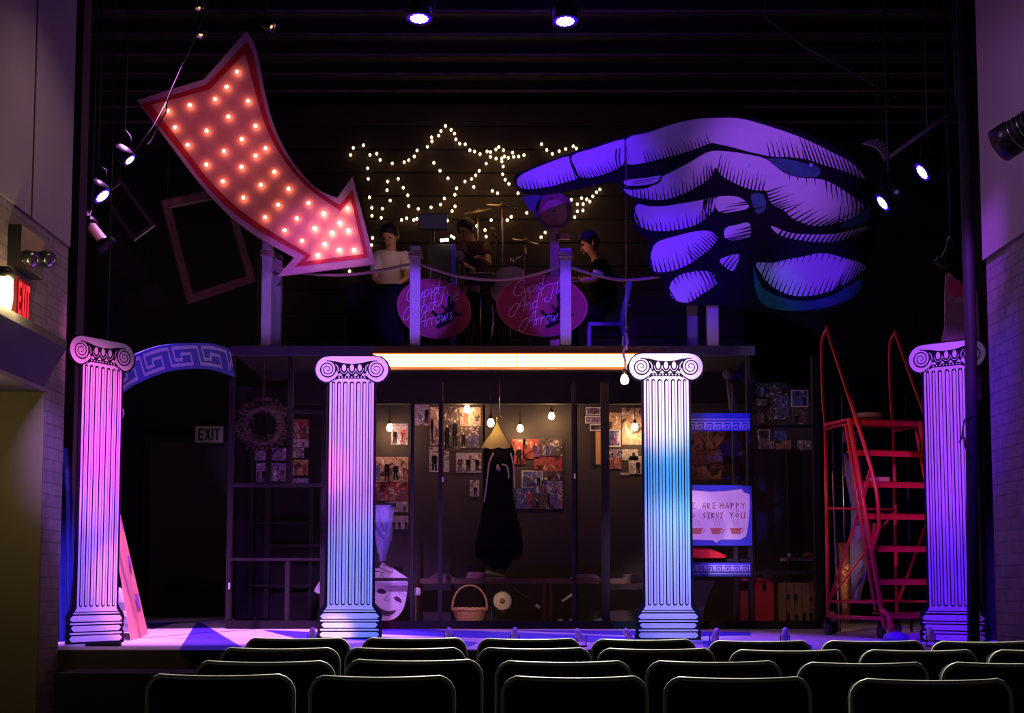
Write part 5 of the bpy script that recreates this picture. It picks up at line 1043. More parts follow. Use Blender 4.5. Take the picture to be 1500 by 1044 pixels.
m = MB(); m.tube(cat_rom([P(x, y, Yd_) for x, y in ((728, 622), (728, 612), (732, 608), (735, 612))], 3, False)+[], .006, CHROME, n=6); m.tube([P(708, 657, Yd_), P(728, 622, Yd_), P(750, 655, Yd_)], .007, WOOD, n=6); m.tube([P(732, 608, Yd_), V((P(732, 608, Yd_).x, Yd_, zd-.06))], .004, CHROME, n=5); m.build('hanger', t)
# hanging lavender shirt
Ysx = 14.4; t = thing('hanging_shirt', 'crumpled lavender shirt hanging on a timber rail right of the second column', 'shirt', P(560, 822, Ysx))
prof = [(740, 547, 575), (748, 544, 576), (765, 545, 574), (780, 546, 574), (790, 550, 573), (800, 552, 570), (808, 553, 568), (813, 556, 566), (822, 556, 566)]
m = MB(); n = 26; vs = []; fs = []
for k, (y, x0, x1) in enumerate(prof):
    a, b = P(x0, y, Ysx), P(x1, y, Ysx)
    for j in range(n): q = 2*pi*j/n; rr = 1+.09*sin(6*q+k*.7)+.04*sin(11*q-k); vs.append(V(((a.x+b.x)/2+(b.x-a.x)/2*cos(q)*rr, Ysx+.07*sin(q)*rr, a.z)))
for i in range(len(prof)-1): fs += [(i*n+j, i*n+(j+1) % n, (i+1)*n+(j+1) % n, (i+1)*n+j) for j in range(n)]
fs += [tuple(range(n)), tuple(range((len(prof)-1)*n, len(prof)*n))]; m.add(vs, fs, LAVC, True); m.build('cloth', t)
m = MB()
for pts in ([(551, 745), (556, 765), (562, 780), (570, 775), (573, 760)], [(548, 770), (556, 786), (566, 790), (572, 776)]): m.tube(cat_rom([P(x, y, Ysx-.07) for x, y in pts], 3, False), .02, LAVC, n=7)
m.build('sleeve_fold', t)
m = MB(); m.box((P(543, 738, Ysx).x, Ysx-.02, P(550, 741, Ysx).z), (P(580, 738, Ysx).x, Ysx+.02, P(550, 737, Ysx).z), DKW); m.build('hanging_rail', t)
# comedy mask cutout
Ym = 14.3; fM = lambda d: (lambda x, y: P(x, y, Ym-d)); MW = mat('mask_white_paint', (.66, .56, .64), .6); MS = mat('mask_grey_shade_paint', (.36, .28, .42), .6); MD = mat('mask_dark_paint', (.06, .02, .06), .6)
t = thing('laughing_mask', 'white laughing comedy mask cutout standing behind the timber rail', 'mask', P(572, 908, Ym))
m = MB(); m.prism([fM(0)(*p) for p in cat_rom([(545, 848), (555, 851), (575, 849), (596, 850), (596, 868), (594, 880), (590, 893), (582, 903), (572, 908), (557, 908), (547, 901), (544, 888), (543, 865)], 3)], (0, .015, 0), MW); m.build('face_board', t)
m = MB(); m.prism([fM(-.02)(*p) for p in [(546, 842), (545, 836), (548, 832), (555, 832), (560, 823), (566, 827), (577, 833), (589, 841), (597, 846), (597, 850), (545, 850)]], (0, .015, 0), MW); ribbon(m, cat_rom([(556, 831), (566, 836), (574, 838), (575, 834), (568, 829), (561, 827)], 3, False), 1.1, fM(-.017), MD); ribbon(m, [(554, 848), (559, 841), (564, 848)], .8, fM(-.017), MD); ribbon(m, cat_rom([(547, 836), (556, 837), (564, 840)], 3, False), 1, fM(-.017), MD); lab(m.build('second_mask_tip', t), 'tilted upper cutout piece with looping ribbon line')
m = MB(); m.sheet([fM(.003)(*p) for p in cat_rom([(547, 851), (560, 853), (578, 853), (595, 852), (595, 859), (586, 857), (572, 860), (558, 858), (549, 857)], 3)], MS)
for pts in ([(552, 866), (556, 862), (562, 863), (566, 868), (560, 870), (554, 868)], [(577, 875), (581, 873), (587, 877), (588, 883), (583, 881), (579, 879)], [(548, 881), (552, 886), (560, 892), (569, 895), (580, 893), (576, 899), (567, 902), (557, 899), (550, 892)]): m.sheet([fM(.003)(*p) for p in cat_rom(pts, 3)], MD)
ribbon(m, cat_rom([(572, 864), (569, 872), (562, 877), (567, 880), (572, 878)], 3, False), 1.6, fM(.003), MS); ribbon(m, cat_rom([(583, 868), (590, 869), (594, 874)], 3, False), 1.2, fM(.003), MS); ribbon(m, cat_rom([(553, 880), (548, 876), (547, 871)], 3, False), 1.2, fM(.003), MS); m.build('painted_features', t)
m = MB(); m.prism([fM(0)(*p) for p in ((474, 848), (468, 852), (463, 859), (460, 866), (466, 869), (474, 870))], (0, .012, 0), MW); ribbon(m, cat_rom([(470, 853), (466, 860), (471, 864)], 3, False), 1.2, fM(.003), MS); tag(m.build('ribbon_cutout'), 'small violet lit ribbon shaped cutout showing left of the second column', 'cutout')
m = MB(); m.lathe([(.03, 0), (.045, .03), (.04, .07), (.02, .09)], P(611, 872, 14.6), WHITE, n=10); tag(m.build('white_mug'), 'small white mug between the mask and the basket', 'mug'); 
# wreath
Yw_ = 14.5; c = P(386, 622, Yw_); t = thing('wreath', 'dark dried leaf wreath hanging in the top left timber bay', 'wreath', P(386, 658, Yw_)); LF = mat('dried_leaf', (.13, .10, .08), .8, var=.5)
m = MB(); m.tube([c+V((.2*cos(q), 0, .2*sin(q))) for q in [2*pi*i/30 for i in range(30)]], .035, LF, n=7, closed=True); m.build('ring', t)
m = MB(); rn = random.Random(2)
for i in range(700):
    q = rn.uniform(0, 2*pi); r = rn.uniform(.13, .285); p = c+V((r*cos(q), rn.uniform(-.06, .04), r*sin(q))); d = V((cos(q+rn.uniform(-1, 1)), rn.uniform(-.6, .2), sin(q+rn.uniform(-1, 1)))).normalized()*rn.uniform(.03, .07); s = d.cross(V((rn.random(), rn.random(), rn.random()))).normalized()*.01
    m.add([p, p+d*.5+s, p+d, p+d*.5-s], [(0, 1, 2, 3)], LF)
m.build('leaves', t); m = MB(); m.tube([c+V((0, 0, .22)), V((c.x, Yw_, zd-.06))], .004, ROPE, n=5); m.build('hanging_cord', t)
# red cabinets, crate, cushion
REDB = mat('red_painted_wood', (.40, .012, .015), .55, var=.2)
def cabinet(x0, x1, y0, y1, Y, label, mm, d=.35):
    a, b = P(x0, y1, Y), P(x1, y0, Y); t = thing('red_cabinet', label, 'cabinet', ((a.x+b.x)/2, Y, 0), 'red wooden cabinets'); m = MB(); m.box((a.x, Y, 0), (b.x, Y+d, b.z), mm); m.build('carcass', t)
    m = MB(); m.box((a.x+.02, Y-.015, .03), (b.x-.02, Y, b.z-.03), mm); m.build('door', t); m = MB(); m.box(((a.x+b.x)/2-.02, Y-.02, b.z*.75), ((a.x+b.x)/2+.02, Y-.015, b.z*.9), INK); m.build('handle_slot', t)
cabinet(1106, 1133, 847, 920, 14.3, 'brighter red cabinet immediately left of the brown crate', REDB); cabinet(1083, 1103, 847, 920, 14.4, 'darker red cabinet half hidden behind the timber post', mat('dark_red_painted_wood', (.18, .008, .012), .6))
a, b = P(1141, 922, 14.3), P(1198, 852, 14.3); t = thing('wooden_crate', 'brown board crate with dark hand slots left of the red ladder', 'crate', ((a.x+b.x)/2, 14.3, 0)); CRW = mat('crate_wood', (.17, .085, .045), .7, var=.35, scale=9)
m = MB(); n = 5; ww = (b.x-a.x)/n
for i in range(n): m.box((a.x+i*ww+.003, 14.3, 0), (a.x+(i+1)*ww-.003, 14.34, b.z-(.01 if i % 2 else 0)), CRW)
m.box((a.x, 14.34, 0), (b.x, 14.7, b.z-.03), CRW); m.build('boards', t)
m = MB()
for x, y, h in ((1155, 874, 8), (1166, 876, 12), (1188, 878, 8), (1155, 903, 12), (1167, 905, 9), (1178, 904, 12), (1188, 904, 12)): q = P(x, y, 14.297); m.box((q.x-.014, 14.294, q.z-h*.0037), (q.x+.014, 14.3, q.z+h*.0037), INK)
m.build('slots', t)
m = MB(); q = P(1010, 816, 14.2); m.prism([P(x, y, 14.15) for x, y in ((995, 816), (997, 806), (1010, 802), (1035, 802), (1052, 808), (1064, 814), (1062, 817), (1020, 817))], (0, .3, 0), mat('red_cloth', (.55, .012, .02), .8)); tag(m.build('red_cushion'), 'flat red cushion on the shelf between the serving sign and lower key panel', 'cushion')
a, b = P(950, 822, 14.15), P(1100, 817.5, 14.15); m = MB(); m.box((a.x, 14.24, a.z), (b.x, 14.6, b.z), DKW); tag(m.build('dark_shelf'), 'dark shelf board carrying the red cushion', 'shelf')
m = MB(); m.prism([P(x, y, 15) for x, y in ((1015, 850), (1048, 850), (1035, 880), (1030, 895), (1015, 885))], (0, .05, 0), mat('dusk_cloth', (.16, .12, .2), .9)); m.prism([P(x, y, 15) for x, y in ((1015, 885), (1030, 895), (1032, 915), (1012, 915))], (0, .05, 0), mat('dusk_cloth', (.16, .12, .2), .9)); tag(m.build('leaning_cloth_board'), 'dim violet cloth covered board behind the near white column', 'board')
a, b = P(1148, 821, 14.5), P(1198, 817, 14.5); m = MB(); m.box((a.x, 14.35, a.z), (b.x, 14.7, b.z), mat('grey_shelf', (.2, .17, .15), .6)); tag(m.build('small_shelf'), 'small pale edged shelf left of the red ladder', 'shelf')
zq = b.z
for x, r, mm, lb in ((1155, .022, WHITE, 'tiny white cup at the left end of the small shelf'), (1169, .02, BLKM, 'tiny dark cup on the small shelf')): q = P(x, 815, 14.5); m = MB(); m.lathe([(r*.7, 0), (r, .05)], (q.x, 14.45, zq), mm, n=10); tag(m.build('small_cup'), lb, 'cup')
m = MB(); q = P(1184, 815, 14.5); m.ball((q.x, 14.48, zq+.03), .07, mat('dull_red_cloth', (.35, .08, .06), .8), n=10, sy=.7, sz=.45); tag(m.build('red_hat'), 'dull red hat on the small shelf', 'hat')
m = MB(); q = P(1197, 815, 14.5); m.lathe([(.014, 0), (.016, .08), (.006, .11), (.006, .14)], (q.x, 14.45, zq), CHROME, n=10); tag(m.build('small_bottle'), 'thin pale bottle at the right end of the small shelf', 'bottle')
m = MB(); q = P(1040, 545, 15.2); m.lathe([(.004, 0), (.07, .01), (.07, .03), (.004, .04)], P(1067, 548, 15), mat('dim_prop', (.12, .11, .14), .8), n=16, axis=(0, -1, 0)); m.tube([P(1067, 556, 15), P(1072, 600, 15)], .03, mat('dim_prop', (.12, .11, .14), .8), n=8); m.tube([P(1067, 548, 15), V((P(1067, 548, 15).x, 15, zd-.06))], .004, ROPE, n=5); tag(m.build('hanging_paddle'), 'dim grey round headed paddle hanging right of the near white column', 'paddle')
# ================================================================= PICTURE FRAME
Yz = 15.0; t = thing('picture_frame', 'large tilted empty wooden picture frame hanging behind the arrow sign', 'frame', P(274, 444, Yz))
O = [(236, 294), (333, 273), (374, 411), (274, 444)]; I = [(249, 303), (328, 287), (361, 404), (281, 430)]
for i, (k, q) in enumerate(((0, 1), (1, 2), (2, 3), (3, 0))): m = MB(); m.prism([P(*O[k], Yz), P(*O[q], Yz), P(*I[q], Yz), P(*I[k], Yz)], (0, .05, 0), OLDW); m.build('frame_side', t)
m = MB()
for x, y in ((245, 293), (326, 275)): m.tube([P(x, y, Yz+.03), V((P(x, y, Yz).x, Yz+.03, ZC_+.15))], .004, WIRE, n=5)
m.build('hanging_wire', t)
Yz = 15.8; t = thing('dark_picture_frame', 'dim purple empty frame hanging further back at the far left', 'frame', P(200, 360, Yz))
O = [(176, 262), (226, 330), (196, 352), (146, 284)]; I = [(176, 268), (220, 329), (196, 346), (152, 285)]
for k, q in ((0, 1), (1, 2), (2, 3), (3, 0)): m = MB(); m.prism([P(*O[k], Yz), P(*O[q], Yz), P(*I[q], Yz), P(*I[k], Yz)], (0, .04, 0), mat('dim_purple_frame', (.12, .07, .1), .7)); m.build('frame_side', t)
m = MB(); m.tube([P(176, 262, Yz), V((P(176, 262, Yz).x, Yz, ZC_+.15))], .004, WIRE, n=5); m.build('hanging_wire', t)
# ================================================================= RED ROLLING LADDER
OX, OY = P(1211, 800, 12.35).x, 12.35; fw = V((.25, -.968, 0)); rt = V((.968, .25, 0)); LW = .73
Lp = lambda u, v, z: V((OX, OY, 0))+fw*u+rt*v+V((0, 0, z))
t = thing('rolling_ladder', 'red steel rolling staircase ladder with tall handrails', 'ladder', (OX, OY, 0))
tube = lambda pts, r=.018, nm='frame_tube': (lambda m: (m.tube(cat_rom(pts, 4, False) if len(pts) > 4 else pts, r, REDM, n=8), m.build(nm, t)))(MB())
us = lambda z: .93-.48*(z-.234)/1.77
for v in (0, LW):
    tube([Lp(0, v, .1), Lp(.02, v, 2.0)], nm='rear_post'); tube([Lp(.02, v, 2.0), Lp(us(2.0)+.02, v, 2.0), Lp(us(.1)+.05, v, .1)], .022, 'stringer'); tube([Lp(-.02+.03, v, 1.96), Lp(us(2.0)-.05, v, 1.96), Lp(us(.25)-.06, v, .25)], .014, 'stringer')
    tube([Lp(0, v, .18), Lp(us(.18)+.03, v, .18)], nm='base_tube'); tube([Lp(0, v, .32), Lp(us(.3), v, .32)], .012, 'base_tube')
    m = MB(); pts = [Lp(.02, v, 2.0), Lp(-.02, v, 2.3), Lp(-.02, v, 2.75), Lp(.02, v, 2.87), Lp(.09, v, 2.90), Lp(.15, v, 2.80), Lp(us(1.45)+.25, v, 1.5), Lp(us(1.1)+.26, v, 1.05), Lp(us(.95)+.2, v, .93), Lp(us(.75)+.03, v, .75)]
    m.tube(cat_rom(pts, 4, False), .017, REDM, n=8); m.build('handrail', t)
    m = MB(); m.bar(Lp(us(1.5)+.24, v, 1.5), Lp(us(1.15), v, 1.22), .03, .01, REDM); m.bar(Lp(us(.95)+.15, v, 1.02), Lp(us(.7), v, .62), .03, .01, REDM); m.build('brace', t)
    m = MB(); m.bar(Lp(.02, v, .3), Lp(us(1.1), v, 1.25), .025, .01, REDM); m.build('brace', t)
for i in range(7):
    z = .234+.295*i; u = us(z); m = MB(); d0, d1 = (u-.13, u+.04) if i < 6 else (0.02, u+.04)
    m.prism([Lp(d0, .01, z), Lp(d1, .01, z), Lp(d1, LW-.01, z), Lp(d0, LW-.01, z)], (0, 0, -.012), REDM); m.prism([Lp(d1, .01, z), Lp(d1, LW-.01, z), Lp(d1, LW-.01, z-.055), Lp(d1, .01, z-.055)], -fw*.01, REDM); m.build('step' if i < 6 else 'platform', t)
tube([Lp(.02, 0, 1.2), Lp(.02, LW, 1.2)], .012, 'cross_bar'); tube([Lp(.02, 0, .32), Lp(.02, LW, .32)], .014, 'cross_bar'); tube([Lp(.02, 0, .32), Lp(.02, LW, 1.2)], .01, 'cross_bar')
tube([Lp(us(.25)+.04, 0, .26), Lp(us(.1)+.1, .0, .22), Lp(us(.1)+.13, .02, .12), Lp(us(.1)+.13, .02, .02)], .024, 'front_foot'); tube([Lp(us(.25)+.04, LW, .26), Lp(us(.1)+.1, LW, .22), Lp(us(.1)+.13, LW, .12), Lp(us(.1)+.13, LW, .02)], .024, 'front_foot')
for u, v in ((0, 0), (0, LW), (.75, .12), (.75, LW-.1)):
    c = Lp(u, v, .055); m = MB(); m.lathe([(.02, -.018), (.053, -.018), (.053, .018), (.02, .018)], c, mat('caster_rubber', (.06, .05, .06), .6), n=18, axis=rt); m.build('caster', t)
    m = MB(); m.box(c+V((-.025, -.02, .05)), c+V((.025, .02, .12)), BLKM); m.build('caster_fork', t)
m = MB(); c = Lp(.25, .33, 2.0); m.lathe([(.105, .001), (.115, .02), (.112, .045)], c, mat('dark_hat_band', (.1, .07, .09), .8), n=28); m.lathe([(.112, .045), (.125, .047), (.125, .085), (.11, .092), (.01, .094)], c, mat('pale_hat_straw', (.62, .46, .36), .8), n=28); tag(m.build('round_tin'), 'round pale lidded tin on the red ladder top platform', 'tin')
m = MB(); c = P(1289, 701, 11.9); z = .234+.295*5; m.prism([Lp(us(1.71)-.1, .30, z+.001), Lp(us(1.71)+.0, .30, z+.001), Lp(us(1.71)+.0, .44, z+.001), Lp(us(1.71)-.1, .44, z+.001)], (0, 0, .055), mat('tan_card', (.5, .25, .15), .7)) if 0 else m.prism([Lp(us(1.41)-.12, .19, 1.41), Lp(us(1.41)+.0, .19, 1.41), Lp(us(1.41)+.0, .32, 1.41), Lp(us(1.41)-.12, .32, 1.41)], (0, 0, .05), mat('tan_card', (.5, .25, .15), .7)); tag(m.build('small_carton'), 'small tan carton on the fifth step of the red ladder', 'box')
# costumes behind the ladder
Yg = 12.75; GOLD = mat('gold_lame', (.60, .34, .05), .3, metal=.7, var=.5, scale=22, bump=.8); GREYC = mat('grey_blue_costume', (.22, .21, .27), .8, var=.5, scale=11, bump=.6)
def hangcloth(prof, Y, mm, name, label, cat_, hook=None, dp=.08, wob=.13):
    t = thing(name, label, cat_, P(prof[-1][1], prof[-1][0], Y)); m = MB(); n = 22; vs = []; fs = []
    for k, (y, x0, x1) in enumerate(prof):
        a, b = P(x0, y, Y), P(x1, y, Y)
        for j in range(n): q = 2*pi*j/n; rr = 1+wob*sin(5*q+k*1.1)+.06*sin(9*q-k); vs.append(V(((a.x+b.x)/2+(b.x-a.x)/2*cos(q)*rr, Y+dp*sin(q)*rr, a.z)))
    for i in range(len(prof)-1): fs += [(i*n+j, i*n+(j+1) % n, (i+1)*n+(j+1) % n, (i+1)*n+j) for j in range(n)]
    fs += [tuple(range(n)), tuple(range((len(prof)-1)*n, len(prof)*n))]; m.add(vs, fs, mm, True); m.build('cloth', t)
    a = P((prof[0][1]+prof[0][2])/2, prof[0][0]+4, Y)
    m = MB(); m.tube([a, a+V((0, 0, .06)), V((a.x, Y, 2.35))], .006, CHROME, n=6); m.build('hanger', t)
RL = thing('costume_rail', 'dark garment rail behind the red ladder', 'rail', (P(1250, 900, 12.75).x, 12.75, 0))
xa, xb = P(1222, 700, 12.75).x, P(1330, 700, 12.75).x
m = MB(); m.tube([(xa, 12.75, .02), (xa, 12.75, 2.35), (xb, 12.75, 2.35), (xb, 12.75, .02)], .014, BLKM, n=8); m.build('rail_frame', RL)
hangcloth([(795, 1228, 1246), (830, 1230, 1248), (860, 1229, 1247), (885, 1233, 1244), (912, 1234, 1243)], 12.8, GOLD, 'gold_costume', 'shiny gold costume hanging behind the red ladder', 'costume', dp=.06)
hangcloth([(672, 1240, 1262), (700, 1240, 1262), (740, 1248, 1268), (780, 1246, 1274), (830, 1246, 1272), (880, 1248, 1258)], 12.66, GREYC, 'grey_costume', 'grey violet costume hanging beside the gold one behind the ladder', 'costume')
m = MB(); p = P(1237, 650, 12.6); 
for x0, y0, x1, y1 in ((1236, 630, 1256, 648), (1238, 665, 1258, 698)): a, b = P(x0, y1, 12.62), P(x1, y0, 12.62); m.box((a.x, 12.62, a.z), (b.x, 12.64, b.z), mat('pale_grey_card', (.3, .25, .3), .7))
a = P(1247, 648, 12.63); m.box((a.x-.01, 12.63, P(1247, 667, 12.63).z), (a.x+.01, 12.64, a.z), WIRE); m.tube([P(1247, 630, 12.63), V((a.x, 12.75, 2.35))], .004, WIRE, n=5); tag(m.build('hanging_cards'), 'two pale grey cards hanging behind the top ladder steps', 'card')
m = MB(); m.tube([P(1220, 690, 12.7), P(1225, 830, 12.7)], .01, mat('tan_stick', (.4, .25, .2), .6), n=6); m.tube([P(1225, 830, 12.7), V((P(1225, 830, 12.7).x, 12.6, .02))], .01, mat('tan_stick', (.4, .25, .2), .6), n=6); tag(m.build('tan_pole'), 'thin tan pole standing at the left behind the ladder', 'pole')
q = G(1219, 903); m = MB(); m.ball(V((P(1218, 900, 12.7).x, 12.7, .16)), .06, mat('gold_foil', (.7, .5, .3), .3, metal=.8, bump=.9, scale=30), n=10); m.lathe([(.05, 0), (.055, .12)], (P(1218, 900, 12.7).x, 12.7, 0), BLK, n=12); tag(m.build('foil_pot'), 'dark pot with crumpled gold foil at the ladder foot', 'pot')
q = G(1312, 938); m = MB(); m.lathe([(.001, 0), (.11, .0), (.10, .05), (.02, .08)], q, mat('violet_dish', (.2, .15, .5), .3), n=20); tag(m.build('low_lamp_dome'), 'low violet dome on the floor under the ladder', 'lamp')
q = G(1332, 936); m = MB(); m.prism([q+V((-.09, 0, 0)), q+V((.06, 0, 0)), q+V((.1, 0, .05)), q+V((-.02, 0, .03))], (0, .2, 0), WHITEC); tag(m.build('crumpled_cloth'), 'small white crumpled cloth on the floor by the ladder foot', 'cloth')
# right edge: painted flat, pipe, blue lamp
Yt = 11.1; m = MB(); m.prism([P(x, y, Yt) for x, y in cat_rom([(1386, 403), (1400, 408), (1420, 424), (1431, 428), (1430, 520), (1378, 520), (1384, 480)], 3)], (0, .02, 0), mat('mauve_painted_board', (.42, .22, .26), .7, var=.5, scale=9)); m.sheet([P(x, y, Yt-.004) for x, y in ((1388, 405), (1402, 410), (1418, 424), (1414, 432), (1400, 436), (1388, 426))], mat('faded_red_paint', (.7, .06, .14), .7, var=.3)); m.box((P(1384, 510, Yt).x, Yt, 0), (P(1424, 510, Yt).x, Yt+.02, P(1400, 515, Yt).z), DKW); tag(m.build('painted_board'), 'tall mauve board with faded red top above the far right column', 'board')
Yx = 9.95; c0 = P(1426, 940, Yx); t = thing('black_pipe', 'thick black vertical pipe with cable in front of the far right column', 'pipe', (c0.x, Yx, 0))
m = MB(); m.tube([(c0.x, Yx, 0), (P(1422, 500, Yx).x, Yx, P(1422, 500, Yx).z), (P(1418, 380, Yx).x, Yx, 7.0)], .045, BLK, n=12); m.build('pipe_body', t)
m = MB(); m.tube(cat_rom([P(x, y, Yx-.05) for x, y in ((1424, 608), (1415, 612), (1411, 625), (1409, 640), (1405, 648), (1412, 640), (1414, 655), (1420, 668))], 3, False), .006, BLKM, n=5); m.build('cable', t)
q = G(1439, 939); c = V((q.x, q.y, .13)); t = thing('floor_par_lamp', 'small round blue lit lamp on the floor right of the black pipe', 'lamp', (c.x, c.y, 0)); m = MB(); m.lathe([(.05, .12), (.07, .0), (.068, -.01)], c, BLKM, n=18, axis=(0, 1, 0)); m.build('housing', t); m = MB(); m.lathe([(.06, -.005), (.003, -.015)], c, emis('blue_lens_glow', (.02, .0, .8), .5), n=18, axis=(0, 1, 0)); m.build('lens', t); m = MB(); m.tube([c+V((-.08, .04, 0)), V((c.x-.08, c.y+.04, .01)), V((c.x+.08, c.y+.04, .01)), c+V((.08, .04, 0))], .01, BLKM); m.build('yoke', t)
# left edge: drape, leaning plank, crumpled things
t0 = P(98, 940, 10.9); m = MB(); n = 18; vs = []; rowsY = [(655, 87, 94), (690, 86, 100), (740, 86, 104), (800, 86, 107), (860, 86, 110), (950, 86, 116)]
for y, x0, x1 in rowsY:
    for j in range(n): k = j/(n-1); p = P(x0+(x1-x0)*k, y, 11.1); p.y += .05*sin(k*14+y*.01); vs.append(V((p.x, p.y, max(0.0, p.z))))
m.add(vs, [(i*n+j, i*n+j+1, (i+1)*n+j+1, (i+1)*n+j) for i in range(len(rowsY)-1) for j in range(n-1)], BLUECLOTH, True)
m.add([v+V((0, .03, 0)) for v in vs], [(i*n+j, i*n+j+1, (i+1)*n+j+1, (i+1)*n+j) for i in range(len(rowsY)-1) for j in range(n-1)], BLUECLOTH, True)
tag(m.build('blue_drape'), 'deep blue lit drape hanging left of the magenta column', 'drape')
PLK = mat('amber_lit_plank', (.80, .34, .26), .6, var=.08)  # amber light on the pale board put into its base colour
A1 = G(198, 936); t = thing('leaning_plank', 'pale board with notched flange leaning behind the far left column', 'board', (A1.x, A1.y, 0))
top = P(158, 690, A1.y+.25); f1 = P(191, 940, A1.y); f2 = P(205, 932, A1.y+.15); f3 = P(217, 928, A1.y+.45)
m = MB(); b0 = G(191, 938); b1 = G(206, 934); b2 = G(217, 928); tp = P(152, 690, b0.y+.3); tp1 = P(163, 690, b1.y+.3); tp2 = P(163, 695, b2.y+.3)
b0.x += .0
m.add([b0, b1, tp1, tp]+[v+V((.0, .03, 0)) for v in (b0, b1, tp1, tp)], [(0, 1, 2, 3), (4, 5, 6, 7), (0, 4, 7, 3), (0, 1, 5, 4), (3, 2, 6, 7)], PLK)
m.add([b1, b2, tp2, tp1]+[v+V((-.02, .02, 0)) for v in (b1, b2, tp2, tp1)], [(0, 1, 2, 3), (4, 5, 6, 7), (1, 5, 6, 2), (0, 1, 5, 4)], PLK); m.build('board', t)
m = MB()
for y0, y1 in ((760, 783), (817, 838), (873, 897)):
    q = []
    for y, k in ((y0, .25), (y0, .75), (y1, .75), (y1-6, .25)):
        s = (y-692)/(934-692); a = tp1.lerp(b1, s); b = tp2.lerp(b2, s); q.append(a.lerp(b, k)+V((.004, -.004, 0)))
    m.sheet(q, mat('violet_notch_paint', (.30, .08, .45), .6))
m.build('notch', t)
rn = random.Random(4); c = G(174, 925); m = MB(); n = 12
pr = [(.001, .45), (.05, .40), (.10, .30), (.08, .22), (.13, .16), (.10, .08), (.12, .0)]
vs = [c+V((r*cos(2*pi*j/n)*rn.uniform(.7, 1.3), r*.8*sin(2*pi*j/n)*rn.uniform(.7, 1.3), z)) for r, z in pr for j in range(n)]
m.add(vs, [(i*n+j, i*n+(j+1) % n, (i+1)*n+(j+1) % n, (i+1)*n+j) for i in range(len(pr)-1) for j in range(n)], mat('crumpled_plastic', (.6, .6, .75), .3), False); tag(m.build('crumpled_bag'), 'crumpled pale plastic bag between the far left column and leaning board', 'bag')
c = G(166, 918); m = MB(); m.lathe([(.05, 0), (.06, .3), (.04, .5), (.02, .6)], c, REDB, n=16); tag(m.build('red_bottle'), 'dark red tall bottle behind the crumpled bag', 'bottle')
m = MB(); q = G(150, 946); m.box((G(128, 946).x, q.y-.05, 0), (G(178, 946).x, q.y, .03), BLK); tag(m.build('black_batten'), 'thin black batten on the stage edge before the far left column', 'batten')
m = MB(); c = P(174, 605, 11.4); m.ball(c, .06, mat('mauve_globe', (.3, .22, .33), .5), n=12, sx=.8); m.tube([c, c+V((-.15, .1, 0))], .02, BLKM); m.tube([c+V((-.15, .1, 0)), V((c.x-.15, 11.5, 7.15))], .01, BLKM); tag(m.build('mauve_globe_lamp'), 'unlit mauve globe hanging right of the magenta column under the arch', 'lamp')
# ================================================================= LANTERNS
LW_ = emis('led_white_violet', (.42, .34, 1.0), 9.0, light=False); LBL = emis('led_blue_halo', (.05, .0, 1.0), 1.3, light=False)
def led(px, py, Y, r, n_, label, drop):
    c = P(px, py, Y); n_ = V(n_).normalized(); t = thing('led_par', label, 'stage light', c, 'lit led stage lights')
    m = MB(); m.lathe([(r*.5, .2), (r*.9, .16), (r*1.12, .1), (r*1.12, -.01), (r*1.05, -.01), (r*1.02, .02)], c, BLKM, n=24, axis=-n_); m.build('housing', t)
    m = MB(); m.lathe([(r*1.0, .004), (.002, .006)], c, LBL, n=24, axis=-n_); m.build('blue_halo_disc', t)  # blue halo of the lit lamp drawn as an emitting disc
    m = MB(); q = V((0, 0, 1)).rotation_difference(-n_)
    for i in range(18):
        k = 12 if i < 12 else 6; a = 2*pi*(i % 12 if i < 12 else i-12)/k; rr = r*.62 if i < 12 else r*.34
        m.lathe([(r*.17, -.004), (.001, -.008)], c+q@V((rr*cos(a), rr*sin(a), 0)), LW_, n=8, axis=-n_)
    m.lathe([(r*.5, -.002), (.002, -.004)], c, LW_, n=18, axis=-n_); m.build('led_cluster', t)
    s = n_.cross(V((0, 1, 0))).normalized(); b = c-n_*.08
    m = MB(); tp = b+V((0, 0, .26)); m.tube([b+s*r*1.25, b+s*r*1.25+V((0, 0, .12)), tp, b-s*r*1.25+V((0, 0, .12)), b-s*r*1.25], .01, BLKM, n=6); m.tube([tp, V(drop) if drop else V((tp.x, tp.y, 7.15))], .014, BLKM, n=6); m.build('yoke', t)
led(614, 27, 12.5, .118, (0, -.08, -1), 'left one of the two lit blue white lamps at the top centre', None); led(828, 31, 12.5, .118, (0.03, -.1, -1), 'right one of the two lit blue white lamps at the top centre', None)
led(190, 234, 12.5, .068, (.75, -.04, -.75), 'smaller upper lit lamp left of the arrow tail', None); led(150, 287, 12.3, .092, (.7, -.06, -.75), 'larger lower lit lamp at the left wall edge', None)
led(1351, 252, 12.3, .096, (-.75, -.02, -.55), 'upper right lit lamp right of the hand wrist', None); led(1293, 297, 12.5, .092, (-.72, -.02, -.55), 'lower right lit lamp touching the hand wrist edge', None)
OLB = mat('worn_olive_black_metal', (.07, .06, .02), .5, metal=.2)
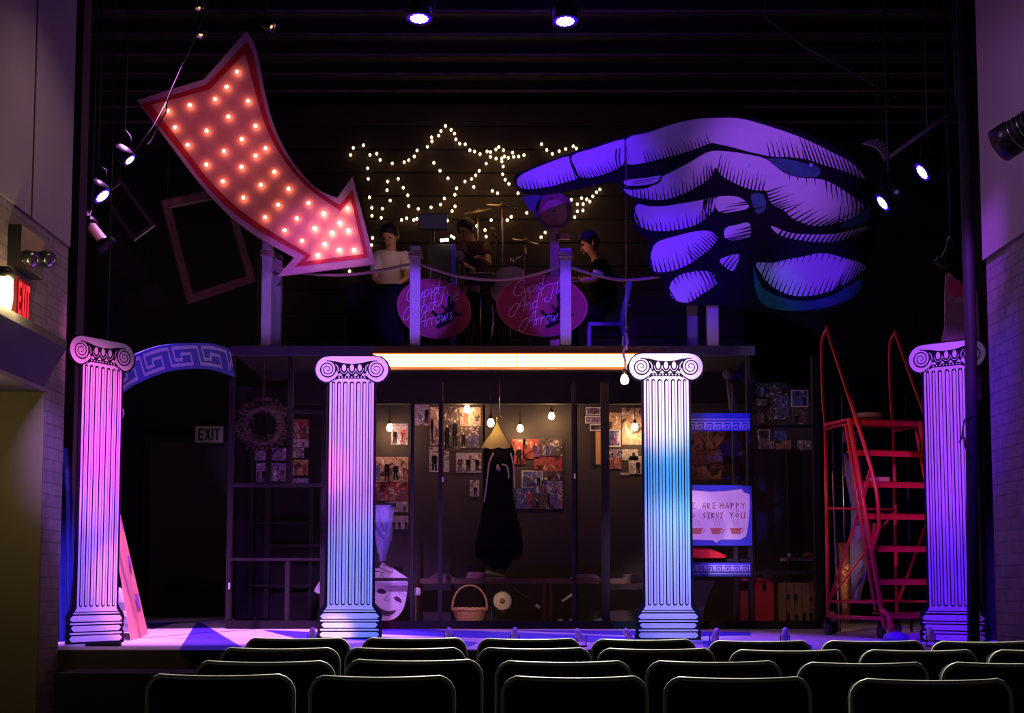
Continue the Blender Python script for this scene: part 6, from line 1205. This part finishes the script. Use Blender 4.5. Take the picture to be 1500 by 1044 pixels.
def ers(p0, p1, Y, r, label, gm=OLB, lens=None, w=None):
    a, b = P(*p0, Y), P(*p1, Y-.25); t = thing('ellipsoidal_lantern', label, 'stage light', b, 'unlit theatre lanterns'); d = (b-a).normalized(); L = (b-a).length
    m = MB(); m.lathe([(r*.7, 0), (r*1.15, .04), (r*1.15, L*.35), (r*.85, L*.42)], a, BLKM, n=16, axis=d); m.build('lamp_housing', t)
    m = MB(); m.lathe([(r*.8, L*.40), (r*.8, L*.92), (r*.95, L*.93), (r*.95, L)], a, gm, n=16, axis=d); m.build('barrel', t)
    m = MB(); s = d.cross(V((0, 1, 0))).normalized(); e = b; m.bar(e-s*r*1.3, e+s*r*1.3, .03, r*2.2, BLKM); m.build('colour_frame', t)
    if lens: m = MB(); m.lathe([(r*.8, .0), (.003, -.01)], b, lens, n=16, axis=-d); m.build('lens', t)
    m = MB(); c = a.lerp(b, .4); m.tube([c+V((0, -r*1.2, 0)), c+V((0, 0, r*2.6)), c+V((0, r*1.2, 0))], .01, BLKM, n=6); m.tube([c+V((0, 0, r*2.6)), V((c.x, c.y, 7.15))], .014, BLKM, n=6); m.build('yoke', t)
ers((120, 316), (154, 358), 12.2, .07, 'olive tinted lantern hanging lowest at the left wall edge'); ers((1402, 345), (1380, 386), 12.4, .055, 'dim slim lantern above the faded red board at the right')
AMB = emis('amber_reflector', (1.0, .52, .16), 1.6, light=False)
def scoop(px, py, Y, r, n_, label):
    c = P(px, py, Y); n_ = V(n_).normalized(); t = thing('reflector_lantern', label, 'stage light', c, 'dim amber reflector lanterns')
    m = MB(); m.lathe([(r*.4, .25), (r, .12), (r, 0), (r*.92, 0), (r*.9, .05)], c, BLKM, n=20, axis=-n_); m.build('housing', t)
    m = MB(); m.lathe([(r*.9, .01), (r*.7, .03), (r*.5, .02), (.003, .06)], c, CHROME, n=20, axis=-n_, cap=False); m.build('reflector', t); m = MB(); m.ball(c-n_*.03, r*.35, AMB, n=8, sy=.6); m.build('lamp', t)
    m = MB(); m.tube([c-n_*.12, V((c.x, c.y, 7.15))], .014, BLKM, n=6); m.build('drop_pipe', t)
scoop(294, 54, 12.6, .06, (0, -.15, -1), 'amber glowing lantern above the arrow tail notch'); scoop(400, 41, 12.6, .05, (.75, -.3, -.6), 'slim amber lantern right of the arrow top point'); scoop(293, 14, 13.4, .06, (0, -.1, -1), 'topmost dim lantern above the amber one')
for i, (x0, x1, py, Y) in enumerate(((230, 980, 6, 12.7),)):
    pass
m = MB(); m.tube([(-5.5, 12.6, 6.9), (5.5, 12.6, 6.9)], .025, BLKM, n=8); tag(m.build('lighting_bar'), 'long black lighting pipe across the top under the ceiling', 'pipe')
CBL = mat('dusty_cable', (.05, .04, .035), .7)
m = MB(); m.tube(cat_rom([P(x, y, 12.4) for x, y in ((310, -20), (296, 30), (270, 90), (246, 145), (244, 162), (236, 176), (222, 206), (215, 212))], 4, False), .008, CBL, n=6); m.tube([P(244, 150, 12.4), P(225, 185, 12.4), P(190, 230, 12.4)], .006, CBL, n=6); tag(m.build('lighting_cable'), 'dusty cable running down past the arrow tail to the left lamps', 'cable')
m = MB(); m.tube([V((P(1120, 25, 13).x, 13, 7.1)), P(1120, 25, 13), P(1180, 70, 13), P(1270, 118, 13), P(1340, 160, 13)], .007, CBL, n=5); tag(m.build('lighting_cable'), 'thin cable crossing the dark upper right towards the lamps', 'cable')
m = MB(); m.tube([P(1402, 160, 12.2), P(1372, 180, 12.2), P(1300, 232, 12.6)], .022, mat('grey_pipe', (.12, .11, .11), .5), n=8); m.tube([P(1402, 160, 12.2), V((P(1402, 160, 12.2).x, 12.2, 7.15))], .018, BLKM, n=8); tag(m.build('boom_pipe'), 'slanting grey pipe above the right lit lamps', 'pipe')
# striped cutout behind the wrist
m = MB(); ed = [(1263, 210), (1275, 204), (1287, 203), (1298, 212), (1305, 224), (1296, 235), (1291, 224), (1283, 215), (1272, 212)]
m.prism([P(x, y, 13.6) for x, y in ed], (0, .02, 0), PW); 
for a, b in (((1284, 210), (1294, 204)), ((1290, 216), (1300, 212)), ((1293, 224), (1304, 219))): ribbon(m, [a, b], 1.3, lambda x, y: P(x, y, 13.596), INK)
m.tube([P(1287, 204, 13.62), V((P(1287, 204, 13.6).x, 13.62, 7.15))], .005, WIRE, n=5); tag(m.build('striped_cuff_cutout'), 'small curved striped cutout piece above the hand wrist', 'cutout')
# lantern on the right house wall
c = onX(1487, 198, XRU-.2); t = thing('wall_lantern', 'black ribbed theatre lantern at the right frame edge', 'stage light', c)
d = V((-.45, .55, -.25)).normalized(); m = MB(); m.lathe([(.06, -.2), (.10, -.14), (.105, .0), (.12, .02), (.12, .12), (.10, .12)], c, BLKM, n=20, axis=d); m.build('housing', t)
m = MB()
for k in range(4): m.lathe([(.107, 0), (.113, .004), (.107, .008)], c+d*(-.12+.035*k), CHROME if k % 2 else OLB, n=20, axis=d, cap=False)
m.build('cooling_rib', t)
m = MB(); m.tube([c, c+V((.2, -.05, .05))], .018, BLKM); m.build('wall_bracket', t)
# footlights on the stage edge
for px, py, ln in ((457, 930, 0.0), (657, 927, 0.0), (754, 926, 0.0), (852, 933, -.5), (924, 932, -.5), (1046, 934, .35), (1150, 932, .1), (1364, 944, .0)):
    q = G(px, 947); t = thing('footlight', 'small silver footlight on the stage edge '+{457: 'left of the second column', 657: 'below the basket', 754: 'below the cream faced lamp', 852: 'tilted, midway between basket and near white column', 924: 'at the left foot of the near white column', 1046: 'at the right foot of the near white column', 1150: 'below the brown crate', 1364: 'at the left foot of the far right column'}[px], 'stage light', q, 'small footlights along the stage edge')
    a = V((q.x, q.y, .05)); ax = V((ln, .25, 1)).normalized(); SIL = mat('satin_aluminium', (.85, .8, .88), .3, metal=.15)
    m = MB(); m.lathe([(.012, -.01), (.026, 0), (.026, .07), (.018, .09), (.01, .10)], a, SIL, n=14, axis=ax); m.build('can', t)
    m = MB(); m.tube([a+V((-.034, 0, .04)), V((a.x-.034, a.y, .008)), V((a.x+.034, a.y, .008)), a+V((.034, 0, .04))], .005, BLKM, n=6); m.build('yoke', t)
    m = MB(); m.box((a.x-.04, a.y-.03, 0), (a.x+.04, a.y+.03, .008), BLKM); m.build('base', t)
# ================================================================= SEATS
def seat(x0, x1, yt, Y, label, grp):
    a, b = P(x0, yt, Y), P(x1, yt, Y); cx = (a.x+b.x)/2; W_ = b.x-a.x; zt = P((x0+x1)/2, yt+3, Y).z; H_ = .62; rc = .06
    t = thing('theatre_seat', label, 'seat', (cx, Y+.15, -.66), grp); n = 20
    def ed(u): return Y-.012+.055*(2*u)**2
    def top(u):
        d = (0.5-abs(u))*W_
        return zt+.006*(2*u)**2 if d > rc else zt+.006-(rc-math.sqrt(max(0, rc*rc-(rc-d)**2)))
    us_ = [-.5+.5*(1-cos(pi*i/n)) for i in range(n+1)]; vs = []; 
    for u in us_:
        x = cx+u*W_; y = ed(u); z = top(u)
        vs += [(x, y, z), (x, y+.05, z), (x, y, zt-H_), (x, y+.05, zt-H_)]
    fs = []
    for i in range(n): k = i*4; fs += [(k, k+4, k+6, k+2), (k+1, k+3, k+7, k+5), (k, k+1, k+5, k+4), (k+2, k+6, k+7, k+3)]
    fs += [(0, 2, 3, 1), (n*4, n*4+1, n*4+3, n*4+2)]
    m = MB(); m.add(vs, fs, SEATF, False); m.build('backrest', t)
    pts = [(cx-.5*W_, ed(-.5), zt-.5), (cx-.5*W_, ed(-.5), zt-.2)]+[(cx+u*W_, ed(u), top(u)) for u in us_]+[(cx+.5*W_, ed(.5), zt-.2), (cx+.5*W_, ed(.5), zt-.5)]
    m = MB(); m.tube(pts, .0072, SEATP, n=7); lab(m.build('edge_trim', t), 'thin grey plastic edge catching the light')
    m = MB(); m.prism([(cx-W_*.45, Y+.06, -.24), (cx+W_*.45, Y+.06, -.24), (cx+W_*.45, Y+.44, -.22), (cx-W_*.45, Y+.44, -.22)], (0, 0, .08), SEATF); m.build('seat_cushion', t)
    for s in (-1, 1): m = MB(); m.box((cx+s*W_*.4-.02, Y+.08, -.66), (cx+s*W_*.4+.02, Y+.3, -.22), BLKM); m.build('leg', t)
rows = [(4.25, 'nearest row', [(211, 427, 989), (452, 664, 991), (736, 949, 992), (976, 1190, 993), (1252, 1487, 996)]),
        (4.75, 'second row from the camera', [(283, 487, 969), (505, 705, 967), (727, 925, 969), (949, 1147, 969), (1174, 1363, 971), (1387, 1580, 971)]),
        (5.5, 'third row from the camera', [(320, 495, 949), (505, 680, 949), (700, 866, 949), (877, 1049, 950), (1072, 1243, 952), (1265, 1435, 952), (1455, 1620, 952)]),
        (6.2, 'farthest row next to the stage', [(358, 510, 934), (530, 682, 934), (700, 850, 935), (868, 1020, 936), (1040, 1190, 938), (1207, 1357, 938), (1369, 1520, 939)])]
nth = ['leftmost', 'second from left', 'third from left', 'fourth from left', 'fifth from left', 'sixth from left', 'seventh from left']
for Y, rn_, ss in rows:
    for i, (x0, x1, yt) in enumerate(ss): seat(x0, x1, yt, Y, 'black theatre seat, %s in the %s' % (nth[i], rn_), 'black theatre seats in four rows')

TAPE = mat('white_tape', (.85, .82, .8), .5)
for x, y, h, lb in ((648.5, 702, 7, 'white tape strip on the timber post under the photo collage'), (842, 697, 7, 'white tape strip on the timber post right of the poster group'), (335.5, 858, 10, 'white tape strip low on the leftmost timber post')):
    a, b = P(x-1.4, y+h/2, YD+.05), P(x+1.4, y-h/2, YD+.05); m = MB(); m.box((a.x, YD+.052, a.z), (b.x, YD+.06, b.z), TAPE); tag(m.build('tape_strip'), lb, 'tape', 'white tape strips on the timber posts')
a, b = P(873, 680, YF-.02), P(880, 632, YF-.02); m = MB(); m.box((a.x, YF-.03, a.z), (b.x, YF-.002, b.z), mat('bare_pine', (.62, .34, .14), .6)); tag(m.build('pine_batten'), 'short bare pine batten lit orange under the dark strip print', 'batten')
